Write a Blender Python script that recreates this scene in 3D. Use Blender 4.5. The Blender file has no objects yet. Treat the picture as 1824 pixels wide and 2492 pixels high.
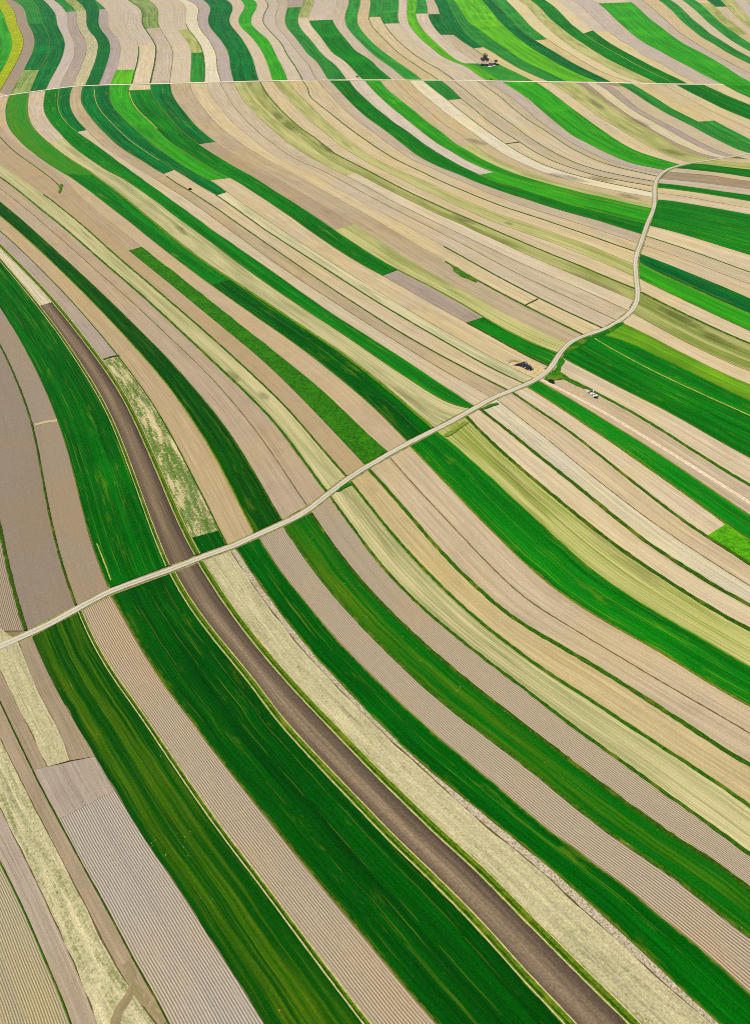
import bpy, math, random
import numpy as np

# ---------------------------------------------------------------- camera, world, sun, exposure
sc = bpy.context.scene
CAM_H, PITCH, FPX = 240.0, math.radians(41.7), 1800.0
IW, IH = 1824.0, 2492.0
cam_d = bpy.data.cameras.new('camera')
cam_d.sensor_fit = 'VERTICAL'
cam_d.sensor_height = 36.0
cam_d.lens = 36.0 * FPX / IH
cam_d.clip_start = 1.0
cam_d.clip_end = 20000.0
cam = bpy.data.objects.new('camera', cam_d)
sc.collection.objects.link(cam)
cam.location = (0, 0, CAM_H)
cam.rotation_euler = (math.pi / 2 - PITCH, 0, 0)
sc.camera = cam

SUN_EL, SUN_AZ = math.radians(50), math.radians(-62)      # azimuth from +Y, clockwise
world = bpy.data.worlds.new('World')
sc.world = world
world.use_nodes = True
wn, wl = world.node_tree.nodes, world.node_tree.links
sky = wn.new('ShaderNodeTexSky')
sky.sky_type = 'NISHITA'
sky.sun_disc = False
sky.sun_elevation = SUN_EL
sky.sun_rotation = SUN_AZ
sky.air_density = 1.0
sky.dust_density = 1.5
wl.new(sky.outputs[0], wn['Background'].inputs[0])
wn['Background'].inputs[1].default_value = 0.09
sun_d = bpy.data.lights.new('sun', 'SUN')
sun_d.energy = 4.9
sun_d.angle = math.radians(0.5)
sun_d.color = (1.0, 0.95, 0.87)
sun = bpy.data.objects.new('sun', sun_d)
sc.collection.objects.link(sun)
sun.location = (-300, 200, 400)
sun.rotation_euler = (math.pi / 2 - SUN_EL, 0, math.pi - SUN_AZ)
sc.view_settings.view_transform = 'Standard'
sc.view_settings.look = 'None'
sc.view_settings.gamma = 1.0
sc.view_settings.use_curve_mapping = False
sc.view_settings.exposure = 0.45
sc.cycles.use_denoising = False
sc.cycles.filter_width = 0.95
sc.cycles.max_bounces = 4

GAIN = 1.55      # display value of a white, sunlit, level surface

rng = random.Random(7)
nrng = np.random.RandomState(11)
col = sc.collection


def lin(c):
    return tuple(((v / 255.0) / 12.92 if v <= 10.3 else (((v / 255.0) + 0.055) / 1.055) ** 2.4) for v in c)


def alb(c, k=1.0):
    """surface colour that shows as the sRGB value c in this sun"""
    return tuple(min(0.9, max(0.0004, v / GAIN * k)) for v in lin(c)) + (1.0,)


def tag(o, label=None, category=None, group=None, kind=None):
    if label: o['label'] = label
    if category: o['category'] = category
    if group: o['group'] = group
    if kind: o['kind'] = kind
    return o


# ---------------------------------------------------------------- terrain
def hgt(x, y):
    x, y = np.asarray(x, float), np.asarray(y, float)
    return (3.2 * np.sin(x / 95.0 + 0.7) * np.cos(y / 140.0 + 0.4) + 6.0 * np.sin(x / 210.0 - y / 260.0)
            + 0.8 * np.sin(x / 47.0 + y / 61.0))


def to_ground(px, py):
    """photo pixel -> point on the terrain"""
    px, py = np.asarray(px, float), np.asarray(py, float)
    dx, dy = (px - IW / 2) / FPX, (IH / 2 - py) / FPX
    cp, sp = math.cos(PITCH), math.sin(PITCH)
    wx, wy, wz = dx, cp + sp * dy, -sp + cp * dy
    z = np.zeros_like(px)
    for _ in range(12):
        t = (CAM_H - z) / (-wz)
        z = 0.5 * z + 0.5 * hgt(wx * t, wy * t)
    t = (CAM_H - z) / (-wz)
    return np.stack([wx * t, wy * t], -1)

# ---------------------------------------------------------------- traced field boundaries
# tile letter -> (origin x, origin y, scale) of the survey sheet each point was read on
TILES = {'A': (0, 0, 4.13), 'B': (360, 0, 4.13), 'C': (720, 0, 4.13), 'D': (1080, 0, 4.13), 'E': (1424, 0, 4.13),
         'F': (0, 190, 4.13), 'G': (360, 190, 4.13), 'H': (720, 190, 4.13), 'I': (1080, 190, 4.13), 'J': (1424, 190, 4.13),
         'K': (0, 430, 4.13), 'L': (360, 430, 4.13), 'M': (720, 430, 4.13), 'N': (1080, 430, 4.13), 'O': (1424, 430, 4.13),
         'P': (0, 690, 4.13), 'Q': (360, 690, 4.13), 'R': (720, 690, 4.13), 'S': (1080, 690, 4.13), 'T': (1424, 690, 4.13),
         'U': (0, 980, 3.4417), 'V': (450, 980, 3.4417), 'W': (900, 980, 3.4417), 'X': (1344, 980, 3.4417),
         'a': (0, 1320, 2.58125), 'b': (600, 1320, 2.58125), 'c': (1184, 1320, 2.58125),
         'd': (0, 1700, 2.58125), 'e': (600, 1700, 2.58125), 'f': (1184, 1700, 2.58125),
         'g': (0, 1869, 2.717), 'h': (600, 2080, 2.58125), 'i': (1184, 2080, 2.58125)}
ROADS = {
 'lane': 'a 0,655 150,590 320,510 490,415 690,310 850,250 1050,180 1250,100 1450,30 V 600,1110 820,1015 960,945 1080,865 1200,765 1350,650 1480,560 W 0,525 140,440 300,350 500,250 700,150 850,60 960,0 S 450,1170 640,1090 800,1025 920,970 1020,905 1080,840 1120,770 1160,700 1230,620 1330,555 1450,510 1560,475 T 220,450 320,390 420,320 490,245 525,160 525,60 O 515,1100 505,1000 495,850 515,760 550,680 580,590 610,490 650,400 690,330 695,200 690,100 705,30 J 705,1020 750,960 830,910 950,875 1070,850 1250,825 1450,795 1652,755',
 'straight': 'A 0,972 200,940 470,903 700,873 850,862 1130,852 1652,840 B 1000,818 1652,806 C 800,804 1652,808 D 800,820 1652,830 E 800,845 1652,852',
}
CURVES = '''
t0 A 0,75 50,170 75,270 115,350 130,420 120,500 75,620 20,715 -60,830
t1 A 10,0 85,40 140,100 163,170 165,230 205,310 238,390 238,450 205,550 150,660 90,760 40,850 0,915
t2 A 120,0 190,30 245,85 268,160 272,230 315,290 345,370 352,430 325,540 270,640 245,700 180,800 120,930
t3 A 320,0 370,50 400,100 415,180 430,240 470,310 500,380 500,450 480,560 430,650 400,700 370,760 305,915
t4 A 440,0 520,80 568,150 570,230 605,310 640,370 658,440 640,540 600,640 550,730 500,820 468,895
t5 A 540,0 610,50 660,110 678,150 675,240 700,340 740,400 752,450 750,530 740,590 700,660 660,750 630,790 600,880
t6 A 650,0 710,50 765,105 778,130 775,230 800,310 860,400 875,450 872,520 845,610 800,720 750,820 730,875
t7 A 760,0 830,50 868,110 875,150 865,240 900,320 965,380 990,450 980,530 950,640 900,760 860,850
t8 A 955,0 985,50 1000,90 1000,130 985,230 1015,300 1085,380 1110,450 1108,530 1070,660 1030,770 995,855
t9 A 960,0 1060,82 1090,140 1080,220 1105,300 1180,380 1217,455 1210,560 1175,700 1130,790 1112,852
t10 A 1130,0 1200,50 1255,110 1262,150 1252,240 1290,310 1350,370 1385,430 1398,470 1396,540 1380,640 1350,740 1325,845
t11 A 1290,0 1380,60 1430,100 1435,150 1425,240 1480,320 1540,410 1570,460 1570,520 1555,640 1530,750 1510,840
t12 A 1495,0 1560,50 1590,85 1592,150 1588,250 B 150,330 210,420 240,470 255,540 245,640 225,770 220,830
t13 B 170,5 230,30 275,80 280,120 255,180 250,230 300,300 375,390 425,470 437,530 432,680 425,820
t14 B 300,0 360,30 395,85 385,160 375,230 405,295 470,370 525,450 555,530 570,650 565,815
t15 B 390,0 460,30 515,80 515,110 495,170 505,240 540,320 600,380 650,460 685,540 695,640 695,700 715,750 730,805
t16 B 555,0 610,40 635,85 620,130 600,190 605,245 650,310 730,400 790,490 820,580 825,680 840,740 858,805
t17 B 790,0 840,30 860,75 840,130 815,180 820,240 870,300 940,380 1000,480 1050,580 1075,670 1095,750 1112,805
t18 B 930,0 975,40 970,90 925,150 905,200 910,245 970,310 1040,370 1100,450 1155,530 1190,620 1220,700 1245,785
t19 B 1060,0 1100,25 1105,60 1070,120 1040,160 1030,210 1045,260 1110,320 1190,380 1235,440 1270,520 1310,600 1360,690 1390,770 1402,805
t20 B 1180,0 1215,40 1210,70 1170,130 1150,190 1160,240 1220,310 1300,390 1350,450 1390,540 1430,600 1480,670 1520,740 1552,805
t21 B 1300,0 1318,40 1310,70 1285,140 1275,210 1290,260 1350,330 1420,410 1490,510 1560,590 1620,660 C 165,730 205,800
t22 B 1400,0 1408,60 1385,130 1370,190 1375,240 1410,300 1490,390 1550,470 1600,540 C 200,610 250,680 290,750 325,800
t23 C 70,0 72,30 50,80 20,160 15,215 45,285 110,360 180,440 240,520 300,580 380,640 440,700 480,760 510,800
t24 C 180,0 185,40 155,90 125,150 122,200 160,270 230,350 290,430 330,490 370,540 440,580 520,640 580,710 630,765 670,800
t25 C 410,0 412,40 385,110 362,165 365,205 400,270 460,350 530,430 590,510 680,560 760,610 820,680 880,730 940,780 965,800
t26 C 530,0 530,50 500,110 487,170 490,230 520,290 590,370 660,440 730,510 810,580 900,640 970,690 1040,750 1105,800
t27 C 645,0 650,40 625,110 612,180 615,240 660,310 720,380 800,460 900,540 1000,610 1100,680 1200,750 1262,800
t28 C 745,0 750,30 738,110 728,170 735,220 790,300 860,370 930,440 1000,510 1100,590 1200,650 1300,720 1370,760 1425,800
t29 C 870,0 870,60 850,130 845,170 870,220 930,310 1010,400 1100,480 1200,560 1310,630 1420,690 1530,760 1580,800
t30 C 1030,0 1035,60 1018,150 1030,215 1050,260 1110,340 1200,430 1300,520 1400,580 1487,620 D 60,650 150,690 230,740 300,800
t31 C 1115,0 1115,100 1110,170 1140,260 1200,340 1280,420 1370,490 1450,560 1540,605 D 120,635 180,650 260,695 330,750 390,790 425,810
t32 C 1210,0 1205,80 1200,160 1225,230 1290,320 1370,400 1450,470 D 60,560 130,610 200,640 300,660 370,690 430,730 490,770 550,810
t33 C 1300,0 1318,60 1320,130 1335,190 1380,270 1440,340 1487,385 D 80,450 160,520 240,580 320,625 420,680 560,740 680,810
t34 C 1385,0 1420,60 1440,140 1470,220 1530,310 1580,350 D 170,410 260,470 290,485 380,545 440,590 550,650 680,710 800,770 885,810
t35 D 30,0 70,90 130,200 200,320 280,400 380,470 480,520 560,575 650,630 740,685 850,735 950,780 1035,815
t36 D 100,0 165,100 240,220 350,290 450,370 540,440 650,510 760,590 870,650 1000,710 1130,770 1220,815
t37 D 375,0 450,80 530,190 640,300 760,400 880,490 1000,560 1130,640 1270,710 1400,770 1530,818
t38 D 480,0 560,80 660,190 760,290 850,370 910,405 1000,460 1120,530 1250,610 1380,680 1500,740 1652,815
t39 D 620,0 700,80 790,180 870,270 960,340 1040,400 1130,460 1250,530 1380,610 1500,680 1620,740 E 300,775 440,822
t40 D 760,10 850,80 940,190 1040,280 1150,380 1250,450 1370,530 1500,600 E 200,670 290,720 390,765 560,825
t41 D 865,0 960,70 1050,180 1150,260 1260,350 1380,430 1500,510 E 210,590 330,650 450,710 560,760 690,825
t42 D 1010,0 1100,60 1190,150 1270,240 1350,300 1400,340 1500,410 E 200,480 330,550 450,620 560,680 700,750 830,810 870,830
t43 D 1130,0 1210,60 1300,130 1380,210 1470,290 1490,305 E 150,370 260,445 400,525 550,605 700,685 850,755 1005,832
t44 D 1280,0 1380,60 1450,130 1530,210 E 210,300 270,350 350,410 450,460 580,560 700,610 820,680 930,750 1040,800 1090,830
t45 E 60,0 130,35 200,90 270,165 350,240 430,310 520,385 620,450 740,510 880,590 1020,660 1160,740 1280,800 1340,830
t46 E 420,0 470,30 530,80 600,150 680,220 750,270 830,330 900,385 1000,450 1120,510 1250,580 1400,670 1530,760 1652,825
t47 E 560,0 620,40 700,110 790,190 860,255 930,320 1020,380 1130,450 1250,520 1390,600 1520,670 1652,735
t48 E 730,0 800,50 870,110 940,190 1000,245 1080,310 1170,380 1300,450 1420,530 1540,590 1652,645
t49 E 850,0 930,50 1000,120 1080,200 1160,260 1250,340 1350,400 1460,470 1560,530 1652,580
t50 E 970,0 1050,60 1130,130 1220,220 1320,300 1420,380 1530,450 1652,520
t51 E 1090,0 1150,35 1230,110 1310,190 1390,260 1480,320 1560,380 1652,440
t52 E 1215,0 1260,35 1320,80 1380,150 1450,210 1530,270 1652,360
t53 E 1350,0 1400,50 1460,110 1530,190 1652,290
t54 E 1490,0 1560,80 1652,190
t55 E 1610,0 1652,60
m0 U 0,1040 20,1140 a 30,60 55,170 95,330 130,470 165,565
m1 P 0,600 40,670 90,780 150,920 210,1060 275,1230 U 275,160 310,330 345,560 385,800 430,1010 475,1205 a 385,140 430,270 480,405
m2 P 0,240 60,330 130,430 200,540 250,640 300,730 350,840 400,940 450,1050 490,1130 530,1230 U 480,130 530,270 575,420 625,610 660,790 700,950 740,1120 765,1205 a 610,110 640,210 690,310
m3 K 0,830 60,900 130,980 200,1060 P 300,110 370,200 440,290 510,380 590,480 670,600 740,710 810,820 880,930 960,1040 1030,1150 1060,1239 U 930,120 1000,270 1040,400 1100,560 1160,720 1210,860 1260,1010 1330,1205 a 1055,150
m4 K 0,690 80,770 170,860 270,960 370,1060 P 470,90 560,190 640,290 720,390 800,500 880,610 960,710 1050,820 1130,930 1200,1040 1270,1150 1320,1239 U 1130,120 1200,270 1270,430 1340,580 1400,740 1460,880 1520,1020 1600,1205 a 1240,85
m5 K 0,540 100,620 200,720 300,810 400,920 500,1020 590,1115 P 650,90 740,190 840,310 900,380 980,470 1060,570 1150,670 1210,740 1290,860 1370,970 1460,1090 1550,1210 U 1380,170 1470,330 1550,500 1620,640 V 120,720 190,860 260,1010 310,1130 345,1190
m6 K 0,390 100,470 200,560 300,650 420,750 500,840 590,920 680,1010 780,1110 P 850,100 950,200 1050,310 1150,410 1250,530 1350,630 1450,740 1550,860 Q 170,980 260,1090 V 90,190 180,320 270,470 350,640 430,800 500,950 575,1090
m7 K 0,250 100,330 200,410 300,500 400,590 500,690 600,770 700,870 800,960 900,1050 P 1020,90 1130,190 1230,300 1330,400 1430,500 1530,590 Q 165,700 240,790 330,890 420,1000 510,1110 620,1239 V 280,110 370,230 450,360 520,480 600,620 670,740 740,860 820,1000
m8 K 0,115 100,190 200,270 300,350 400,430 500,530 600,610 700,700 800,790 900,880 1000,970 1100,1060 P 1230,90 1350,200 1470,310 Q 100,430 200,530 300,620 400,700 500,800 600,910 700,1010 800,1120 890,1239 V 500,100 600,240 700,370 780,500 860,620 940,750 1030,875
m9 K 0,0 100,70 200,150 300,230 400,320 500,400 600,470 700,560 800,640 900,740 1000,830 1100,910 1200,1000 1340,1115 P 1400,90 1500,180 Q 100,260 200,360 300,450 400,540 500,640 600,730 700,830 800,920 900,1010 1000,1110 1130,1239 V 700,100 800,210 880,320 970,450 1060,590 1130,690 1185,755
m10 F 0,860 100,930 200,1000 K 280,70 360,130 440,180 520,230 600,300 700,380 800,460 900,540 1000,640 1100,740 1200,830 1300,910 1400,990 1560,1115 Q 100,70 200,170 300,250 400,330 500,410 600,510 700,600 800,680 900,780 1000,870 1100,960 1200,1060 1300,1150 1400,1239 V 920,110 1010,230 1100,330 1180,430 1260,530 1350,620
m11 F 0,590 100,700 200,780 300,850 400,920 500,990 K 550,30 620,110 700,230 790,320 880,400 960,470 1080,570 1200,670 1300,745 1400,830 1500,920 L 80,960 170,1030 Q 230,0 330,90 430,180 550,270 650,360 750,440 850,520 950,600 1050,680 1150,760 1250,860 1350,950 1450,1060 1560,1170 V 1100,90 1200,190 1300,300 1400,410 1490,505
m12 F 0,480 150,640 300,750 450,850 640,990 K 700,60 770,170 880,260 960,350 1060,430 1200,520 1390,670 1500,770 1600,840 L 100,850 200,920 300,1000 Q 420,0 520,90 620,160 720,250 820,330 920,410 1020,490 1120,560 1220,640 1320,730 1420,800 1520,890 R 100,910 200,1010 300,1110 440,1239 W 60,350 140,410
m13 F 95,178 60,270 52,350 65,440 110,540 180,610 240,680 330,750 430,830 540,900 640,960 K 710,0 800,70 900,140 1000,220 1100,300 1200,380 1300,450 1400,530 1500,620 L 100,690 200,770 300,840 400,920 500,1000 600,1070 Q 650,25 730,90 850,170 950,240 1050,310 1150,380 1250,450 1350,520 1450,580 1550,660 R 200,760 300,840 400,930 500,1010 600,1080 700,1170 780,1239 W 100,100 180,190 250,260 315,330
m14 F 290,150 275,220 268,300 275,370 300,450 360,540 440,610 520,680 620,760 720,830 820,890 920,950 K 960,0 1050,60 1150,130 1250,210 1350,290 1450,380 1550,460 L 200,580 300,660 400,740 500,820 600,890 700,950 830,1040 Q 900,0 1000,60 1100,130 1200,210 1300,270 1400,340 1500,400 R 100,460 200,540 300,590 400,660 500,720 600,800 700,880 800,970 900,1050 1000,1120 1130,1239 W 350,70 450,150 540,225
m15 F 460,125 440,220 437,320 465,390 520,470 600,550 650,610 720,680 820,760 920,830 1020,900 1120,960 K 1210,0 1300,60 1400,130 1500,200 L 165,310 260,390 350,460 450,530 550,600 650,670 750,750 850,830 950,910 1050,980 1150,1060 Q 1190,0 1300,80 1400,150 1500,220 R 165,310 250,370 350,440 450,490 550,570 650,640 750,700 850,780 950,850 1050,910 1150,970 1250,1040 1350,1110 1500,1210 W 740,110 770,95
m16 F 600,110 585,190 580,270 600,360 650,430 710,490 770,540 860,600 960,670 1060,740 1160,820 1270,900 1380,980 K 1400,0 1500,80 1600,140 L 165,180 260,260 350,310 450,390 550,460 650,550 750,620 850,670 950,750 1050,810 1150,880 1250,950 1350,1020 1480,1115 Q 1500,70 R 0,50 100,120 200,200 300,270 400,340 500,390 600,460 700,510 800,580 900,640 1000,700 1100,780 1200,840 1300,910 1400,980 1500,1040 S 165,1140 250,1190 310,1235
m17 F 725,100 700,170 700,280 740,370 800,450 870,520 940,590 1020,670 1100,730 1200,790 1300,850 1400,920 1500,990 K 1530,0 L 165,80 300,160 400,230 500,300 600,370 700,440 800,520 900,590 1000,670 1100,740 1200,810 1300,890 1400,950 1500,1020 R 90,0 250,95 400,195 600,330 700,400 850,485 1000,580 1200,700 1400,830 S 165,975 270,1030 370,1080 470,1140
m18 F 830,90 810,170 810,240 860,330 920,410 1000,500 1080,580 1160,660 1260,730 1360,790 1460,850 1560,920 G 165,960 L 190,0 300,80 400,130 500,190 600,260 700,320 800,400 900,470 1000,540 1100,610 1200,680 1300,750 1400,820 1500,880 M 100,940 200,1010 R 260,0 350,60 450,110 550,170 650,240 750,300 850,370 950,440 1050,500 1150,560 1250,620 1350,660 1450,720 1550,780 S 165,830 250,880 350,930 450,980 550,1030 640,1075
m19 F 950,80 945,170 960,250 1010,330 1080,410 1150,480 1230,560 1320,640 1400,700 1500,770 G 80,800 165,860 260,920 L 380,0 480,70 600,140 690,180 800,260 900,330 1000,410 1100,480 1200,560 1300,620 1400,680 1500,750 M 100,800 200,860 300,930 400,990 500,1060 R 520,0 650,90 750,150 850,210 950,270 1050,330 1150,390 1250,440 1350,510 1450,560 1550,610 S 100,640 200,700 300,760 400,820 500,870 600,920 700,970 790,1005
m20 F 1110,70 1100,150 1110,230 1150,310 1230,390 1310,470 1400,550 1500,630 G 80,690 165,750 260,820 350,880 450,940 540,990 L 610,20 700,80 800,160 900,230 1000,300 1100,370 1200,440 1300,510 1400,580 1500,640 M 100,690 200,760 300,820 400,890 500,960 600,1030 R 700,0 800,60 900,130 1000,190 1100,250 1200,310 1300,370 1400,430 1500,490 S 100,530 200,590 300,640 400,700 500,760 600,810 700,860 800,910 900,955
m21 F 1310,60 1290,110 1290,180 1330,260 1390,340 1480,410 G 60,480 100,530 200,630 300,700 400,760 500,820 600,890 700,950 760,985 L 820,5 950,80 1050,150 1150,210 1250,280 1350,350 1450,410 1550,490 M 100,520 200,590 300,660 400,730 500,800 600,860 700,920 800,965 870,985 1000,1060 R 1010,0 1130,70 1250,140 1350,200 1450,260 1550,320 S 110,330 220,385 330,450 450,520 600,600 750,690 850,750 950,800 1055,840
m22 F 1510,55 G 30,150 100,250 180,360 270,460 370,560 450,620 540,690 650,760 750,820 850,880 950,940 L 1060,0 1150,60 1250,130 1350,190 1450,250 1550,320 M 100,340 200,400 300,480 400,540 500,620 600,680 700,750 800,820 900,880 1020,940 1100,980 1200,1030 R 1280,0 1400,50 1550,130 S 100,140 200,210 300,280 400,350 500,410 600,460 700,520 800,570 900,620 1000,660 1125,700
m23 G 225,50 235,150 300,260 390,370 470,470 570,560 670,640 760,700 860,770 960,820 1060,880 1160,930 L 1270,0 1400,80 1500,130 M 80,170 200,240 300,300 400,370 500,430 580,480 700,550 800,610 900,690 1000,760 1100,830 1200,890 1300,950 1400,1000 1500,1060 S 80,10 180,60 300,130 400,190 500,250 600,310 700,360 800,410 900,450 1000,500 1100,550 1200,590
m24 G 425,50 440,130 510,240 600,350 680,450 780,540 880,610 980,690 1080,750 1180,810 1290,870 1400,920 1500,980 M 30,0 165,75 300,150 400,210 500,260 600,320 700,380 800,430 900,490 1000,550 1100,620 1200,680 1300,740 1400,800 1500,850 N 100,910 200,970 300,1030 S 370,0 500,60 600,110 700,170 800,220 900,270 1000,320 1100,370 1200,420 1300,470 1400,520
m25 G 580,45 620,160 700,270 790,380 860,460 960,540 1060,620 1160,700 1260,780 1360,835 1450,880 1560,925 M 200,0 300,50 400,110 500,160 600,220 700,280 800,330 900,380 1000,440 1100,490 1200,550 1300,600 1400,660 1500,710 N 165,790 250,840 350,900 450,960 550,1020 650,1070 S 640,0 750,40 850,90 950,150 1050,200 1150,250 1250,300 1400,360 1500,410 1590,450
m26 G 725,45 780,160 860,280 950,390 1050,490 1150,580 1250,650 1350,730 1450,800 1550,850 H 165,885 270,930 370,985 M 370,0 500,60 600,120 700,180 800,230 900,280 1000,330 1100,380 1200,440 1300,490 1400,540 1500,590 N 165,660 300,740 400,790 500,850 600,910 700,960 800,1010 S 940,0 1080,60 1200,120 1350,190 T 0,225 100,275 200,320 320,375
m27 G 865,40 900,130 970,240 1060,340 1160,440 1270,530 1370,620 1480,700 1580,770 H 165,810 300,880 400,935 500,975 M 510,0 600,45 700,90 800,150 900,210 1000,270 1100,310 1200,360 1300,410 1400,460 1500,510 N 165,570 300,640 400,690 500,740 600,790 700,840 800,890 900,935 1000,970 1100,1010 1200,1060 S 1270,0 1400,60 T 100,120 200,170 300,220 430,275
m28 G 985,40 1040,140 1120,250 1220,340 1300,420 1400,500 1500,580 H 0,580 165,700 300,800 400,860 500,910 600,950 700,1000 M 680,0 800,70 900,120 1000,170 1100,220 1200,265 1300,320 1400,370 1500,415 N 165,470 300,540 400,590 500,630 600,670 700,720 800,770 900,820 1000,865 1100,900 1200,935 1300,980 1400,1030 1500,1080 T 110,0 200,50 300,90 380,130 480,170
m29 G 1125,35 1180,140 1260,240 1350,340 1450,430 1550,520 H 165,580 300,690 400,770 500,820 600,870 700,920 800,970 M 830,0 900,35 1000,90 1100,140 1200,190 1300,235 1400,280 1500,330 N 165,390 300,450 400,490 500,540 600,580 700,620 800,665 900,710 1000,750 1100,795 1200,840 1300,880 O 0,900 100,950 165,990 250,1040 300,1070 T 350,0 440,40 500,60
m30 G 1260,35 1330,120 1420,220 1520,330 H 165,455 300,560 400,640 500,720 600,780 700,840 800,890 900,940 1000,990 M 1000,0 1100,45 1200,100 1300,150 1400,190 1500,240 N 165,310 300,370 400,420 500,460 600,495 700,525 800,560 900,590 1000,630 1100,665 1200,710 1300,750 O 0,785 80,815 200,870 300,910 400,960 470,995
m31 G 1410,35 1490,140 1580,230 H 80,210 165,300 250,390 350,470 450,560 550,640 650,710 750,790 850,840 950,890 1050,940 M 1180,0 1300,50 1400,100 1500,150 N 165,220 300,280 400,320 500,360 600,400 700,430 800,460 900,490 1000,525 1100,565 1200,600 1300,635 O 0,665 100,710 200,755 300,800 400,850 465,875
m32 G 1555,30 1620,110 H 70,120 120,180 200,240 300,320 400,400 500,480 600,555 700,625 800,695 900,760 1000,820 1100,870 1200,915 1300,960 M 1350,0 1450,45 1550,90 N 165,130 300,190 400,230 500,270 600,310 700,340 800,370 900,400 1000,430 1100,470 1200,500 1300,540 O 0,575 100,610 200,650 300,690 400,730 490,755
m33 H 220,30 300,120 400,230 500,330 600,410 700,490 800,560 900,640 1000,710 1100,780 1200,840 1300,880 1400,920 1500,970 N 60,0 165,45 300,95 400,150 500,190 600,220 700,260 800,300 900,330 1000,360 1100,390 1200,420 O 0,495 100,525 200,560 300,590 400,620 500,660
m34 H 335,25 420,110 500,200 600,300 700,390 800,460 900,530 1000,610 1100,690 1200,770 1300,830 1400,880 1500,920 I 165,975 N 220,10 300,50 400,85 500,120 600,160 700,190 800,220 900,250 1000,290 1100,320 1200,350 1300,380 O 0,405 100,430 200,460 300,500 400,530 500,560
m35 H 535,25 600,120 700,210 800,300 900,380 1000,460 1100,520 1200,600 1300,670 1400,740 1500,800 I 100,850 165,885 260,930 350,970 N 500,60 600,80 700,100 800,130 900,170 1000,200 1100,230 1200,265 1300,300 O 0,325 150,360 300,400 450,440 620,480
m36 H 690,25 760,110 850,200 950,290 1050,370 1150,450 1250,530 1350,610 1450,680 I 80,740 165,800 260,850 350,890 440,930 500,950 600,990 N 700,35 900,75 1100,115 1300,170 O 0,215 150,240 300,270 450,305 650,350
m37 H 845,25 900,110 1000,180 1100,260 1200,340 1300,430 1400,500 1500,570 I 80,640 165,690 260,740 350,800 450,850 550,900 650,940 750,980 N 900,30 1000,60 1100,90 1200,115 1300,140 O 0,175 150,200 300,240 450,280 560,300 665,320
m38 H 1000,25 1100,130 1200,230 1300,310 1400,390 1500,480 I 165,570 280,660 370,720 450,780 550,830 650,870 750,910 900,960 N 1100,50 1250,95 O 0,125 200,170 400,215 660,262
m39 H 1130,25 1250,150 1400,270 1500,350 I 165,465 300,560 450,670 600,770 800,870 1000,950 1180,1000 N 1300,55 O 0,80 150,110 300,140 450,170 660,205
m40 H 1270,25 1400,130 1520,220 I 165,330 280,420 400,510 500,580 620,665 750,750 900,830 1050,895 1200,945 1400,1000 O 150,50 300,80 450,110 660,155
m41 H 1450,25 1550,100 I 165,205 300,310 400,400 500,475 620,560 760,645 900,740 1050,820 1200,880 1350,930 J 0,955 O 150,5 300,30 450,60 560,75 660,95
m42 I 100,30 200,110 300,190 400,270 500,340 600,410 700,480 800,560 900,630 1000,690 1100,750 1200,800 1300,850 J 0,890 130,930 260,960 O 520,20 665,45
m43 I 340,35 450,110 550,180 650,270 750,350 850,430 1000,520 1100,590 1200,660 1300,720 J 0,780 100,830 250,880 400,920 550,950 700,985
m44 I 430,35 550,110 700,210 800,300 900,390 1000,470 1100,530 1200,600 1300,660 J 0,720 100,770 200,830 350,870 450,900 600,930 730,955
m45 I 580,35 700,110 860,220 970,320 1100,430 1200,510 1300,590 J 0,645 100,700 200,750 300,795 400,840 500,870 600,890 700,905 790,925
m46 I 920,40 1000,90 1100,160 1200,240 1300,320 J 0,405 100,480 200,550 300,620 400,680 500,730 600,770 700,800 800,830 960,875
m47 I 1070,45 1180,110 1280,190 J 0,285 100,370 200,430 300,490 400,550 500,610 600,670 700,720 800,770 900,810 1060,852
m48 I 1320,50 J 0,100 100,160 200,240 300,310 400,380 500,440 600,500 700,555 800,620 900,680 1000,730 1100,770 1200,795 1300,820
m49 J 20,60 100,120 200,210 300,280 400,350 500,420 600,480 700,540 800,590 900,650 1000,690 1100,740 1250,785 1370,808
m50 J 120,60 220,120 300,190 400,270 500,340 600,400 700,450 800,505 900,560 1000,620 1100,670 1200,720 1300,760 1430,798
m51 J 200,60 300,110 400,200 500,290 600,350 700,405 800,455 900,505 1000,565 1100,620 1200,670 1300,720 1400,755 1520,785
m52 J 320,55 400,100 500,160 600,230 700,290 800,350 900,400 1000,450 1100,500 1200,560 1300,610 1400,660 1500,710 1640,756
m53 J 455,55 550,110 650,170 750,230 850,300 950,350 1050,400 1130,440 1200,475 1300,530 1400,575 1500,630 1652,705
m54 J 625,55 700,120 800,190 900,240 1000,290 1100,340 1200,380 1290,430 1400,490 1500,540 1652,620
m55 J 780,60 900,140 1000,190 1100,240 1200,300 1300,350 1400,400 1500,440 1652,515
m56 J 905,65 1000,120 1100,170 1200,220 1300,270 1400,320 1500,360 1652,420
m57 J 1175,65 1300,120 1400,170 1500,210 1652,275
m58 J 1390,70 1500,130 1652,200
n0 g 0,620 80,770 150,920 220,1080 290,1250 350,1390 410,1520 470,1690
n1 g 0,250 60,370 130,530 200,650 270,800 340,960 410,1100 480,1260 530,1370 590,1520 650,1690
n2 d 0,250 40,330 100,450 150,560 200,650 g 240,290 310,420 380,560 470,730 560,900 620,1020 680,1140 740,1270 800,1390 900,1530 1000,1650
n3 d 0,20 60,150 120,270 180,400 240,530 300,640 g 330,240 410,380 470,500 540,640 620,770 700,920 780,1070 860,1230 930,1350 1000,1480 1080,1600 1120,1690
n3b a 0,790 60,900 100,1032 d 170,150 240,290 300,430
n3c a 130,660 180,800 230,920 270,1032 d 340,110 400,250 440,390
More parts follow.
